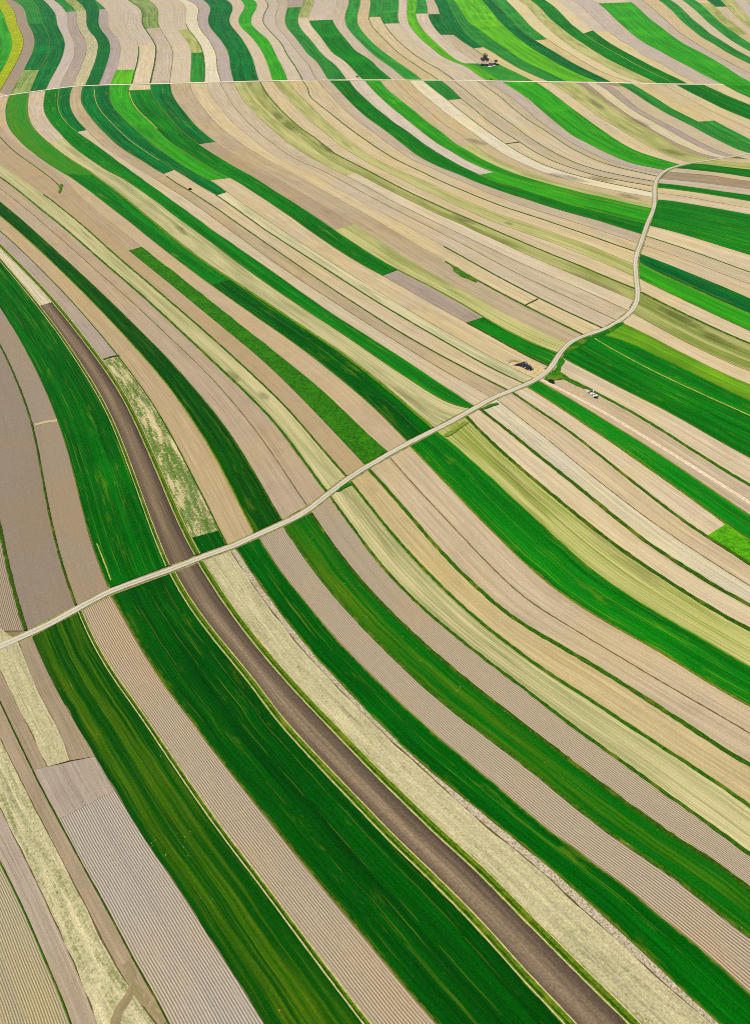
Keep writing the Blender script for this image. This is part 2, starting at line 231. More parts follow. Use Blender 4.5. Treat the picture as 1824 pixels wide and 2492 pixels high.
n4 a 205,600 240,690 290,790 330,890 370,960 415,1032 d 450,110 510,210 580,320 640,430 700,540 750,630 810,720 870,830 930,920 g 950,420 1050,600 1150,750 1250,900 1350,1070 1450,1220 1550,1370 h 20,910 110,1060
n5 a 505,430 540,530 590,630 650,730 720,850 820,980 d 870,50 900,105 970,215 1050,335 1130,450 1210,570 1300,700 1380,810 1460,920 h 0,50 100,180 200,320 300,450 400,590 500,720 600,850 700,990 760,1063
n6 a 705,345 740,400 790,510 850,610 910,710 970,810 1040,920 d 1090,0 1160,90 1230,180 1310,280 1380,380 1460,480 1550,600 e 103,720 180,820 260,930 h 305,0 400,110 500,240 600,360 700,470 800,600 900,710 1000,850 1100,960 1190,1063
n7 a 1080,190 1130,300 1195,390 1265,490 1345,590 1425,690 1500,775 1580,870 1635,925 e 150,80 265,200 375,320 490,440 600,560 740,700 850,820 940,920 h 1020,0 1130,110 1240,220 1350,330 1450,430 1550,540 1610,605 i 130,655 300,830 410,945 520,1063
n8 a 1255,115 1330,240 1400,350 1480,460 1560,570 b 103,682 200,792 300,908 380,1000 e 480,110 590,230 705,350 820,470 925,570 1030,670 1130,770 1230,870 1320,950 h 1370,0 1450,80 1550,175 i 144,290 250,395 370,515 500,645 600,745 700,845 800,935 925,1063
n9 a 1450,60 1500,150 1560,230 b 20,250 103,360 200,490 300,620 400,740 500,840 600,940 e 640,0 700,70 800,170 900,260 1000,350 1100,440 1200,530 1300,630 1400,720 1500,810 i 220,0 350,110 450,210 550,300 650,390 750,480 850,570 950,660 1050,760 1150,850 1250,930 1380,1040
n10 a 1480,40 1540,120 1600,210 b 50,240 103,300 200,430 300,560 400,690 500,790 600,900 e 680,0 760,90 850,170 950,280 1050,370 1150,450 1250,540 1350,620 1450,690 1550,780 i 290,0 400,80 500,180 600,270 700,360 800,440 900,540 1000,640 1100,740 1200,830 1300,920 1430,1040
n11 V 610,1135 640,1205 b 150,90 220,190 300,300 380,390 460,490 550,600 650,700 750,800 850,900 e 930,0 1050,110 1150,200 1250,280 1350,370 1450,450 1550,530 f 144,620 250,710 350,800 450,880 550,950 i 600,0 720,90 850,190 950,270 1050,360 1150,440 1250,520 1350,600 1450,690 1550,790 1652,880
n12 V 840,1060 880,1120 940,1205 b 370,110 440,210 520,310 600,390 680,490 770,580 860,670 950,750 1050,860 1150,950 e 1200,0 1300,90 1400,160 1500,240 f 144,350 250,430 350,510 450,600 550,680 650,760 750,830 850,920 i 970,0 1100,90 1200,160 1300,240 1400,330 1500,410 1652,520
n13 V 1045,930 1100,1020 1170,1110 1230,1205 b 580,90 650,180 730,270 810,360 900,450 1000,550 1100,640 1200,730 1300,810 1400,900 1500,970 f 62,50 150,115 250,190 350,270 450,345 550,425 650,500 750,575 850,655 950,725 1050,800 1150,870 1250,940 i 1350,0 1450,70 1550,150 1652,235
n14 V 1220,795 1300,910 1380,1020 1450,1110 1520,1205 b 800,100 880,190 970,290 1060,370 1150,460 1250,540 1350,620 1450,700 1550,780 c 144,850 250,930 f 320,0 400,70 500,150 600,220 700,300 800,360 900,430 1000,510 1100,580 1200,660 1300,720 1400,790 1500,870 1652,980
n15 V 1385,665 1450,750 1550,870 W 103,1000 190,1110 b 950,0 1030,90 1120,170 1200,260 1300,360 1400,450 1500,530 c 144,650 250,730 350,800 450,870 550,930 650,980 f 650,0 750,80 850,150 950,210 1050,270 1150,340 1250,410 1350,470 1450,530 1550,600 1652,680
n16 V 1540,560 1600,620 W 60,620 120,690 200,790 280,890 370,990 460,1100 550,1205 b 1250,100 1350,200 1450,290 c 0,340 100,440 200,510 300,560 400,620 500,680 600,730 700,790 800,860 900,920 1000,980 f 1100,70 1200,130 1300,200 1400,270 1500,330 1652,420
n17 W 170,465 250,560 350,670 450,780 550,890 650,990 750,1100 850,1205 b 1450,70 1550,170 c 0,130 100,230 200,330 300,400 400,460 500,515 600,580 700,640 800,700 900,760 1000,820 1100,880 1200,940 f 1280,0 1400,70 1500,130 1652,220
n18 W 350,380 450,480 550,590 650,690 750,800 850,910 950,1010 1050,1100 1140,1205 c 200,100 300,190 400,280 500,350 600,410 700,480 800,530 900,590 1000,640 1100,690 1200,760 1300,830 1400,890 1500,950 1652,1032
n19 W 580,245 620,270 700,350 800,430 900,530 1000,620 1100,710 1200,800 1300,900 1400,980 1500,1080 1620,1205 c 550,70 650,170 750,240 850,310 950,380 1050,430 1150,490 1250,550 1350,600 1450,670 1550,720 1652,780
n20 W 810,125 900,220 1000,320 1100,420 1200,500 1300,590 1400,670 1500,760 X 100,860 200,940 300,1030 400,1100 530,1205 c 880,80 1000,150 1100,220 1200,290 1300,350 1400,420 1500,470 1652,550
n21 W 930,60 1000,110 1100,190 1200,270 1300,360 1400,440 1500,520 X 100,620 200,690 300,780 400,860 500,950 600,1030 700,1110 820,1205 c 1100,70 1200,130 1300,190 1400,260 1500,320 1652,400
n22 S 500,1150 590,1239 W 1200,80 1300,160 1400,240 1500,310 X 100,430 200,510 300,590 400,670 500,750 600,830 700,900 800,980 900,1050 1000,1110 1120,1205 c 1350,80 1450,150 1550,210 1652,275
n23 S 680,1095 780,1170 870,1239 W 1400,60 1500,130 X 0,140 100,200 200,280 300,370 400,450 500,530 600,610 700,690 800,770 900,850 1000,920 1100,1000 1200,1070 1300,1140 1430,1205 c 1550,70 1652,140
n24 S 850,1050 950,1110 1050,1170 1170,1239 X 100,70 200,140 300,200 400,270 500,340 600,410 700,480 800,550 900,620 1000,690 1100,760 1200,840 1300,900 1400,990 1450,1020 1550,1090 1652,1160
n25 S 960,990 1050,1040 1150,1090 1250,1150 1350,1210 X 300,70 400,130 500,190 600,250 700,310 800,370 900,440 1000,510 1100,580 1200,640 1300,710 1400,790 1500,850 1652,950
n26 S 990,975 1100,1030 1200,1080 1300,1130 1420,1190 X 400,60 500,125 600,185 700,245 800,310 900,370 1000,430 1100,490 1200,555 1300,620 1400,680 1500,740 1652,840
n27 S 1090,870 1160,890 1250,950 1330,1005 1420,1055 T 100,1090 200,1150 X 520,0 620,50 700,100 800,160 900,220 1000,290 1100,350 1200,420 1300,480 1400,550 1500,610 1652,695
n28 S 1150,735 1190,760 1250,780 1350,840 1450,890 1550,930 T 100,920 200,970 300,1030 400,1080 500,1130 600,1180 700,1220 X 950,60 1050,120 1150,180 1250,240 1350,310 1450,360 1550,410 1652,465
n28b T 150,480 230,470 350,540 500,620 600,670 700,720 800,770 900,820 1000,860 1100,910 1200,960 1300,1010 1400,1070 1500,1120 1652,1180
n28a T 60,540 150,600 250,660 350,710 450,770 550,820 650,870 750,920 850,970 1000,1040 1200,1130 1400,1220
n29 T 380,395 500,440 600,500 700,560 800,620 900,670 1000,720 1100,770 1200,820 1300,870 1400,920 1500,960 1652,1020
n30 T 450,285 510,320 600,370 700,425 800,480 900,540 1000,590 1100,640 1200,690 1300,740 1400,790 1500,830 1652,885
n31 T 555,90 650,140 750,190 850,240 950,290 1050,340 1150,385 1250,430 1350,480 1450,525 1550,570 1652,610
n32 O 545,1030 620,1070 T 650,0 750,50 850,100 950,150 1050,200 1150,245 1250,290 1350,340 1450,390 1550,435 1652,480
n33 O 525,870 600,920 700,970 800,1020 900,1060 T 1000,0 1100,60 1200,110 1300,160 1400,210 1500,250 1652,310
n34 O 535,770 650,810 750,850 850,890 950,930 1050,975 1150,1015 1250,1060 T 1320,0 1450,60 1550,110 1652,155
n35 O 575,685 700,715 800,750 900,790 1000,830 1100,870 1200,910 1300,950 1400,990 1500,1030 1652,1080
n36 O 610,600 700,630 800,660 900,690 1000,725 1100,760 1200,795 1300,830 1400,870 1500,910 1652,965
n37 O 640,490 750,515 850,540 950,570 1050,600 1150,630 1250,660 1350,700 1450,730 1550,760 1652,790
n38 O 700,228 800,232 900,247 1000,265 1100,282 1200,300 1300,317 1400,335 1500,355 1652,382
n39 O 715,162 850,175 950,190 1050,208 1150,225 1250,245 1350,265 1450,282 1652,318
n40 O 715,110 850,120 950,135 1100,155 1250,180 1400,205 1500,220 1652,248
n41 O 720,65 850,77 1000,95 1150,115 1300,138 1450,160 1652,187
n42 O 735,20 900,32 1100,52 1300,77 1500,102 1652,124
n43 J 800,935 900,950 1100,965 1300,980 O 1400,15 1652,47
n44 J 880,905 1000,912 1100,925 1250,940 1400,958 1500,972 1652,1000
n45 J 1060,858 1200,866 1300,880 1400,893 1500,905 1652,922
n46 J 1280,828 1400,840 1500,850 1652,862
n47 J 1440,803 1550,812 1652,818
'''
# kinds: soil furrow crop stripe straw plough stony ; colour = the dry, lit look of that strip (sRGB)
PAL = dict(T=(198,179,140), U=(194,177,152), Y=(204,187,138), B=(166,148,124), L=(212,199,164), D=(104,89,70), M=(174,158,145),
           Z=(182,160,124), g=(2,86,4), h=(12,108,12), b=(44,144,16), l=(84,166,14), t=(2,100,34), f=(38,126,38), o=(152,160,76),
           p=(176,174,106), s=(188,178,134), w=(184,170,142), q=(176,159,132), r=(172,160,142), y=(172,184,0), J=(66,128,26), R=(160,143,118), S=(152,136,116), A=(206,188,130), E=(194,184,140),
           v=(8,70,0), u=(8,96,6), O=(132,142,68), e=(52,124,12), n=(2,66,2), c=(196,176,126), x=(168,157,124), d=(188,168,130),
           j=(44,124,22), i=(86,138,20), a=(8,106,8))
# band: curve curve kind:colour [| tilept tilept | kind:colour ...]
BANDS_T = '''
LT t0 crop:b
t0 t1 mottle:y
t1 t2 soil:B
t2 t3 crop:f | A275,250 A425,248 | crop:t | A248,705 A390,700 | stripe:J
t3 t4 crop:t
t4 t5 soil:U
t5 t6 crop:f | A662,118 A768,112 | soil:M
t6 t7 stripe:O | A770,105 A868,102 | straw:s | A873,522 A980,505 | straw:s
t7 t8 crop:t
t8 t9 crop:f | A998,95 A1065,88 | soil:M
t9 t10 soil:U | A1172,705 A1358,700 | crop:l
t10 t11 soil:U | A1390,468 A1560,460 | soil:T
t11 t12 stripe:j | A1460,288 A1592,282 | soil:U
t12 t13 soil:U
t13 t14 soil:U | B300,305 B405,298 | stripe:o | B437,535 B552,528 | crop:f
t14 t15 soil:L
t15 t16 soil:M
t16 t17 crop:t
t17 t18 soil:U
t18 t19 crop:b
t19 t20 soil:U
t20 t21 soil:U
t21 t22 soil:U
t22 t23 soil:M | B1405,80 B1545,73 | crop:f
t23 t24 stripe:O | C22,178 C122,178 | soil:U
t24 t25 soil:U | C125,210 C363,202 | crop:h
t25 t26 soil:U
t26 t27 crop:f
t27 t28 soil:T
t28 t29 crop:f | C732,170 C845,170 | soil:T
t29 t30 crop:f | C875,242 C1038,237 | soil:T
t30 t31 soil:U
t31 t32 crop:l
t32 t33 crop:f | C1203,138 C1320,135 | soil:U | D205,640 D350,635 | crop:f
t33 t34 soil:U | C1322,145 C1440,143 | crop:t | C1445,352 C1580,350 | soil:U | D360,632 D540,645 | crop:f
t34 t35 crop:t | D290,482 D395,470 | soil:Y
t35 t36 crop:f
t36 t37 crop:l
t37 t38 crop:t
t38 t39 crop:f | D910,405 D1035,395 | soil:Y
t39 t40 soil:Y
t40 t41 stripe:p
t41 t42 crop:h
t42 t43 soil:Y | E0,310 E75,305 | crop:h
t43 t44 soil:U | E75,320 E240,315 | soil:Y
t44 t45 soil:U
t45 t46 soil:T | E130,32 E455,25 | crop:b
t46 t47 soil:U
t47 t48 soil:T
t48 t49 crop:f
t49 t50 soil:T
t50 t51 crop:f
t51 t52 soil:T | E1135,37 E1255,33 | stripe:o | E1530,355 E1620,350 | soil:T
t52 t53 crop:t | E1300,70 E1415,70 | soil:T
t53 t54 stripe:p
t54 t55 soil:U
t55 RT stripe:p
'''
BANDS_M = '''
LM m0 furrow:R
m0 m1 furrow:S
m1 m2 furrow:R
m2 m3 crop:g
m3 m4 straw:L | P410,215 P540,185 | plough:D
m4 m5 soil:B | P1050,760 P1200,730 | straw:A | V60,1130 V250,1090 | crop:g
m5 m6 soil:Z
m6 m7 crop:v
m7 m8 soil:Z
m8 m9 soil:Z
m9 m10 stripe:s
m10 m11 soil:Z
m11 m12 soil:Z | K1300,745 K1425,710 | mottle:e
m12 m13 soil:Z
m13 m14 passes:j | K640,0 K940,0 | crop:h | L640,1090 L830,1040 | crop:g
m14 m15 soil:U | F480,640 F650,610 | stripe:s
m15 m16 crop:h
m16 m17 crop:t | F775,540 F875,522 | soil:T
m17 m18 soil:d
m18 m19 crop:t | G165,948 G265,925 | soil:T
m19 m20 crop:t | L692,182 L790,160 | stripe:L
m20 m21 crop:b | L625,30 L825,8 | soil:T
m21 m22 soil:T | F1310,127 F1505,118 | crop:h | M870,985 M1020,942 | soil:B | S230,385 S390,352 | crop:h
m22 m23 crop:t | G510,660 G675,640 | soil:Z | M400,520 M580,480 | stripe:p
m23 m24 soil:d
m24 m25 soil:T
m25 m26 soil:d
m26 m27 soil:T
m27 m28 stripe:p | H500,970 H600,950 | soil:T
m28 m29 stripe:O
m29 m30 soil:T
m30 m31 stripe:p
m31 m32 soil:T
m32 m33 soil:T
m33 m34 soil:U
m34 m35 crop:h
m35 m36 soil:U | I360,972 I500,946 | crop:b
m36 m37 crop:b
m37 m38 soil:T | I165,680 I285,660 | stripe:p
m38 m39 soil:T
m39 m40 soil:L
m40 m41 crop:f | I35,216 I175,212 | soil:T
m41 m42 soil:T
m42 m43 soil:T
m43 m44 soil:T
m44 m45 soil:U
m45 m46 crop:b
m46 m47 soil:T
m47 m48 stripe:p
m48 m49 soil:B
m49 m50 soil:L
m50 m51 soil:M
m51 m52 soil:T
m52 m53 crop:f
m53 m54 soil:Y | J1130,440 J1290,430 | crop:f
m54 m55 soil:T
m55 m56 soil:Y
m56 m57 crop:h
m57 m58 soil:Y
m58 RM crop:h
'''
BANDS_N = '''
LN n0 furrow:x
n0 n1 soil:B
n1 n2 straw:E
n2 n3 soil:B
n3 n3b soil:B | d205,450 d302,430 | end
n3b n3c straw:s | d302,430 d440,390 | end
n3c n4 soil:B | d440,390 d605,358 | end
n3 n4 start | d205,450 d605,358 | soil:R | d385,750 d720,580 | furrow:r
n4 n5 passes:v
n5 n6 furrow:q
n6 n7 crop:n
n7 n8 plough:D
n8 n9 straw:s
n9 n10 stony:w
n10 n11 crop:g
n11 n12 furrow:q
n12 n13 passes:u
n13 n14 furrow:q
n14 n15 stripe:s
n15 n16 soil:c
n16 n17 soil:d
n17 n18 soil:d
n18 n19 crop:a
n19 n20 stripe:o
n20 n21 soil:T
n21 n22 soil:L
n22 n23 soil:d
n23 n24 soil:T | X1310,1085 X1440,1025 | mottle:l
n24 n25 crop:h
n25 n27 soil:d
n27 n28 soil:T
n28 n28a crop:a
n28a n28b crop:a
n28b n29 crop:i
n29 n30 soil:T
n30 n31 stripe:O
n31 n32 soil:T
n32 n33 crop:b
n33 n34 crop:t
n34 n35 soil:T
n35 n36 soil:T
n36 n37 soil:T
n37 n38 crop:h
n38 n39 soil:T
n39 n40 soil:T
n40 n41 crop:h
n41 n42 soil:U
n42 n43 soil:B
n43 n44 soil:T
n44 n45 crop:h
n45 n46 stripe:o
n46 n47 soil:T
'''
EXTRA = '''
x1 f 190,780 350,910 470,1020 i 560,100 700,230 850,350 1000,490 1150,610 1300,760 1450,870 1600,1010
x2 a 940,420 1070,590 1180,720 1300,860 e 0,245 180,460 350,660 520,840 700,1032 h 750,110 950,350 1200,600 1400,840 1600,1050
x3 a 380,580 440,680 520,830 600,980 d 700,150 830,350 960,560 1090,790 1200,980 g 1240,250 1400,560 1560,860
x4 a 610,10 650,110 700,240
x5 J 0,520 150,610 300,690 450,760 650,820 850,860
x6 A 955,905 950,1000 F 1010,330 1130,460 1280,610 1450,730 1600,830
x7 F 1300,140 1320,230 1400,340 1500,430 1580,510
x8 O 130,175 300,215 450,250 600,275
x9 T 560,800 700,870 850,950 1000,1010 1200,1100
x10 L 0,560 200,720 400,870 600,1010
'''
# ribbons: curve style width_m offset_m [from to]
RIBBONS = '''
m0 balk 1.7 0
m1 balk 1.1 0
m3 track 2.2 0
m4 track 3.2 0
m6 verge 0.8 0
m7 balk 0.9 0.3
m5 balk 0.7 0
m9 balk 1.7 0
m10 balk 1.4 0 K440,180 V1350,620
m11 balk 0.9 0 F0,590 K620,110
m14 lush 2.2 0
m16 pale 0.4 0 F0,0 F770,540
m17 dark 0.5 0 L50,0 R1652,970
m18 balk 1.2 0 L190,0 S640,1075
m19 balk 1.2 0 L690,180 S790,1005
m20 dark 0.5 0
m21 balk 1.2 0 S230,385 S1055,840
m22 lush 1.5 0 M1020,940 S1125,700
m24 balk 1.8 0 M1500,850 S1400,520
m25 balk 1.3 0 N0,700 S1590,450
m26 dark 0.6 0
m27 dark 0.5 0
m29 balk 1.5 0
m30 dark 0.4 0
m32 balk 1.3 0
m39 dark 0.5 0
m40 balk 0.9 0 I40,220 O660,155
m41 balk 0.9 0
m42 balk 0.9 0
m43 balk 0.9 0
m48 dark 0.4 0
m55 dark 0.5 0
n0 balk 0.5 0
n3 balk 0.5 0
n5 track 1.9 0.2
n7 track 3.0 0
n8 track 3.2 0
n9 dark 0.5 0
n12 balk 1.5 -0.3
n13 balk 1.6 -0.6
n14 balk 1.5 0
n15 balk 1.6 0
n16 balk 2.0 0
n17 dark 0.5 0
n18 verge 0.6 0
n20 balk 2.2 0
n21 balk 2.2 0
n22 dark 0.4 0
n23 balk 1.8 0
n24 verge 0.9 0
n25 verge 0.8 0
n27 balk 2.2 0
n26 road 2.3 0
n29 dark 0.6 0
n30 dark 0.5 0
n31 balk 1.8 0
n32 dark 0.8 0
n33 verge 1.4 0
n35 dark 0.5 0
n36 balk 1.2 0
n39 dark 0.7 0
n43 dark 0.6 0
t1 dark 1.2 0
t6 dark 0.8 0
t10 balk 2.0 0 A1398,470 A1325,845
t11 balk 2.2 0
t12 dark 0.8 0
t14 balk 1.6 0 B385,240 B565,815
t15 dark 1.0 0
t20 balk 1.8 0
t21 dark 0.6 0
t28 balk 1.4 0 C728,170 C1425,800
t29 balk 1.4 0 C845,170 C1580,800
t34 balk 1.2 0 D290,485 D440,590
t39 dark 1.0 0
t42 pale 0.8 0 D1400,340 E830,810
t45 dark 0.6 0
t47 dark 1.2 0
t53 dark 0.8 0
n28a pale 0.7 0
x4 pale 0.5 0
x5 thin 2.0 0
x6 pale 0.7 0
x7 pale 1.3 0
x9 thin 0.8 0
'''

# ---------------------------------------------------------------- curves
def parse(s, tiles=True):
    """tile letters and x,y readings -> list of pixels; readings that step back over a sheet overlap are dropped"""
    out, T = [], None
    switched = False
    for tok in s.split():
        if tok in TILES:
            T = TILES[tok]; switched = True
            continue
        x, y = map(float, tok.split(','))
        p = np.array([T[0] + x / T[2], T[1] + y / T[2]])
        if len(out) >= 2 and switched:
            d = out[-1] - out[-2]
            d = d / (np.linalg.norm(d) + 1e-9)
            if np.dot(p - out[-1], d) < 5:
                continue
        if len(out) and np.linalg.norm(p - out[-1]) < 3:
            continue
        switched = False
        out.append(p)
    return np.array(out)


def resample(P, n=None, step=None):
    d = np.r_[0, np.cumsum(np.linalg.norm(np.diff(P, axis=0), axis=1))]
    if n is None:
        n = max(2, int(d[-1] / step) + 1)
    t = np.linspace(0, d[-1], n)
    return np.stack([np.interp(t, d, P[:, k]) for k in range(P.shape[1])], -1)


def smooth(P, sigma):
    r = int(sigma * 3)
    if len(P) < 3 or r < 1:
        return P
    k = np.exp(-0.5 * (np.arange(-r, r + 1) / sigma) ** 2); k /= k.sum()
    head = 2 * P[0] - P[1:r + 1][::-1] if len(P) > r else np.repeat(P[:1], r, 0)
    tail = 2 * P[-1] - P[-r - 1:-1][::-1] if len(P) > r else np.repeat(P[-1:], r, 0)
    Q = np.vstack([head, P, tail])
    return np.stack([np.convolve(Q[:, j], k, 'valid') for j in range(2)], -1)


def pt(s):
    T = TILES[s[0]]
    x, y = map(float, s[1:].split(','))
    return np.array([T[0] + x / T[2], T[1] + y / T[2]])


ROADG = {}
for name, s in ROADS.items():
    P = parse(s)
    P = np.vstack([P[0] - (P[1] - P[0]) / np.linalg.norm(P[1] - P[0]) * 240, P, P[-1] + (P[-1] - P[-2]) / np.linalg.norm(P[-1] - P[-2]) * 240])
    P = smooth(resample(P, step=3), 4)
    ROADG[name] = resample(to_ground(P[:, 0], P[:, 1]), step=2.0)
CLEAR = {'lane': 2.3, 'straight': 3.2}


def near_road(G, name):
    R = ROADG[name]
    return np.array([np.min(np.hypot(R[:, 0] - g[0], R[:, 1] - g[1])) for g in G])


CUR = {}      # name -> (pixels, ground points)
for line in CURVES.strip().splitlines():
    name, s = line.split(' ', 1)
    P = parse(s)
    reg = name[0]
    s_edge = reg == 't' or (P[0][0] < 26 and name != 'm13')
    e_edge = (P[-1][0] > 1795 or P[-1][1] > 2440) if reg != 'n' else True
    d0 = P[0] - P[1]; d0 /= np.linalg.norm(d0)
    d1 = P[-1] - P[-2]; d1 /= np.linalg.norm(d1)
    # the fields run on past the picture's edge
    P = np.vstack([P[0] + d0 * ((90 if reg == 't' and P[0][0] > 26 else 200) if s_edge else 26), P, P[-1] + d1 * (240 if e_edge else 26)])
    P = resample(P, step=3)
    if reg == 't':
        P = smooth(P, 2.4)
    else:
        a, b = smooth(P, 3.5), smooth(P, 20.0 if len(P) > 130 else 8.0)
        w = np.clip((P[:, 1] - 360) / 260, 0, 1)[:, None]
        P = a * (1 - w) + b * w
    P = resample(P, step=0.8 if P[:, 1].min() < 260 else 2.0)
    G = to_ground(P[:, 0], P[:, 1])
    mid = len(G) // 2
    if not s_edge:
        rd = 'straight' if reg == 'm' else 'lane'
        dist = near_road(G[:mid], rd)
        bad = np.where(dist < CLEAR[rd])[0]
        if len(bad): P, G = P[bad[-1] + 1:], G[bad[-1] + 1:]
    mid = len(G) // 2
    if not e_edge:
        rd = 'straight' if reg == 't' else 'lane'
        dist = near_road(G[mid:], rd)
        bad = np.where(dist < CLEAR[rd])[0]
        if len(bad): P, G = P[:mid + bad[0]], G[:mid + bad[0]]
    CUR[name] = (P, G)
for name, ref, w in (('LT', 't0', -60), ('RT', 't55', 60), ('LM', 'm0', -90), ('RM', 'm58', 120), ('LN', 'n0', -90)):
    P, G = CUR[ref]
    CUR[name] = (P, G + np.array([w, 0.0]))


for line in EXTRA.strip().splitlines():
    name, s = line.split(' ', 1)
    P = smooth(resample(parse(s), step=3), 4)
    CUR[name] = (P, to_ground(P[:, 0], P[:, 1]))


def nearest(P, p):
    return int(np.argmin(np.hypot(P[:, 0] - p[0], P[:, 1] - p[1])))


def mesh_obj(name, verts, faces, mat, uvs=None, parent=None, smooth_shade=False):
    me = bpy.data.meshes.new(name)
    me.from_pydata([tuple(map(float, v)) for v in verts], [], faces)
    if uvs:
        for lname, arr in uvs.items():
            lay = me.uv_layers.new(name=lname)
            idx = np.zeros(len(me.loops), dtype=np.int32)
            me.loops.foreach_get('vertex_index', idx)
            lay.data.foreach_set('uv', np.asarray(arr, dtype=np.float32)[idx].ravel())
    me.materials.append(mat)
    if smooth_shade:
        me.polygons.foreach_set('use_smooth', [True] * len(me.polygons))
    me.update()
    o = bpy.data.objects.new(name, me)
    col.objects.link(o)
    if parent is not None:
        o.parent = parent
    return o


def sheet(name, A, B, mat, zoff, inset=0.05, skirt=0.45, color=None, parent=None, wob=0.0):
    """a strip of land between two ground polylines, with soil edges going down into the ground"""
    LA = np.linalg.norm(np.diff(A, axis=0), axis=1).sum(); LB = np.linalg.norm(np.diff(B, axis=0), axis=1).sum()
    L = max(LA, LB)
    dist = np.mean(np.hypot(A[:, 0], A[:, 1]))
    step = 2.0 + dist / 250.0
    n = int(min(420, max(6, L / step)))
    A, B = resample(A, n=n), resample(B, n=n)
    W = np.linalg.norm(B - A, axis=1)
    Wm = max(1.0, float(np.median(W)))
    m = int(min(14, max(4, Wm / 3.0)))
    U = (B - A) / np.maximum(W, 1e-3)[:, None]
    ins = np.minimum(inset, W * 0.2)
    ja = smooth(nrng.randn(n, 2), 1.0)[:, :1] * wob if n > 8 else 0
    jb = smooth(nrng.randn(n, 2), 1.0)[:, :1] * wob if n > 8 else 0
    A2 = A + U * (ins[:, None] + ja); B2 = B - U * (ins[:, None] + jb)
    t = np.linspace(0, 1, m + 1)
    X = A2[:, None, :] * (1 - t)[None, :, None] + B2[:, None, :] * t[None, :, None]
    # ends
    for e, f in ((0, 1), (-1, -2)):
        dd = X[f] - X[e]
        X[e] = X[e] + dd / np.maximum(np.linalg.norm(dd, axis=1), 1e-3)[:, None] * 0.05
    Z = hgt(X[..., 0], X[..., 1]) + zoff
    V = np.concatenate([X, Z[..., None]], -1).reshape(-1, 3)
    cw = m + 1
    s = np.linspace(0, 1, n)
    uu = (t[None, :] - 0.5) * Wm + 0 * s[:, None]
    vv = s[:, None] * 0.5 * (LA + LB) + 0 * t[None, :]
    UV = np.stack([uu, vv], -1).reshape(-1, 2)
    UV2 = np.stack([t[None, :] + 0 * s[:, None], np.repeat((W / 100.0)[:, None], cw, 1)], -1).reshape(-1, 2)
    F = [(i * cw + j, i * cw + j + 1, (i + 1) * cw + j + 1, (i + 1) * cw + j) for i in range(n - 1) for j in range(m)]
    ring = [j for j in range(cw)] + [i * cw + m for i in range(1, n)] + [(n - 1) * cw + j for j in range(m - 1, -1, -1)] + [i * cw for i in range(n - 2, 0, -1)]
    k0 = len(V)
    low = V[ring].copy(); low[:, 2] -= zoff + skirt
    V = np.vstack([V, low]); UV = np.vstack([UV, UV[ring]]); UV2 = np.vstack([UV2, UV2[ring]])
    R = len(ring)
    F += [(ring[i], k0 + i, k0 + (i + 1) % R, ring[(i + 1) % R]) for i in range(R)]
    # faces upward
    a, b, c = V[F[0][0]], V[F[0][1]], V[F[0][2]]
    if np.cross(b - a, c - a)[2] < 0:
        F = [f[::-1] for f in F]
    o = mesh_obj(name, V, F, mat, {'UVMap': UV, 'edge': UV2}, parent)
    if color is not None:
        o.color = color
    return o


def ribbon(name, G, width, zoff, mat, color, offset=0.0, jit=0.15, dome=0.1, parent=None, skirt=0.5):
    dist = np.mean(np.hypot(G[:, 0], G[:, 1]))
    G = resample(G, n=int(min(700, max(5, np.linalg.norm(np.diff(G, axis=0), axis=1).sum() / (1.6 + dist / 350.0)))))
    n = len(G)
    T = np.gradient(G, axis=0); T /= np.maximum(np.linalg.norm(T, axis=1), 1e-6)[:, None]
    N = np.stack([-T[:, 1], T[:, 0]], -1)      # to the one side
    N = -N
    jl = nrng.uniform(-jit, jit, n) * width; jr = nrng.uniform(-jit, jit, n) * width
    cols = []
    L = G + N * (offset - width / 2 + jl)[:, None]
    R = G + N * (offset + width / 2 + jr)[:, None]
    C = G + N * offset
    zz = [(-skirt, L), (0.0, L), (dome, C), (0.0, R), (-skirt, R)]
    V = []
    for dz, Q in zz:
        z = hgt(Q[:, 0], Q[:, 1]) + (zoff + dz if dz > -skirt else -skirt)
        V.append(np.concatenate([Q, z[:, None]], -1))
    V = np.stack(V, 1).reshape(-1, 3)
    d = np.r_[0, np.cumsum(np.linalg.norm(np.diff(G, axis=0), axis=1))]
    us = np.array([-0.55, -0.5, 0.0, 0.5, 0.55]) * width
    UV = np.stack([np.repeat(us[None, :], n, 0), np.repeat(d[:, None], 5, 1)], -1).reshape(-1, 2)
    F = [(i * 5 + j, i * 5 + j + 1, (i + 1) * 5 + j + 1, (i + 1) * 5 + j) for i in range(n - 1) for j in range(4)]
    F += [(0, 1, 2, 3, 4)[::-1], tuple((n - 1) * 5 + j for j in range(5))]
    a, b, c = V[F[1][0]], V[F[1][1]], V[F[1][2]]
    if np.cross(b - a, c - a)[2] < 0:
        F = [f[::-1] for f in F]
    o = mesh_obj(name, V, F, mat, {'UVMap': UV}, parent)
    o.color = color
    return o

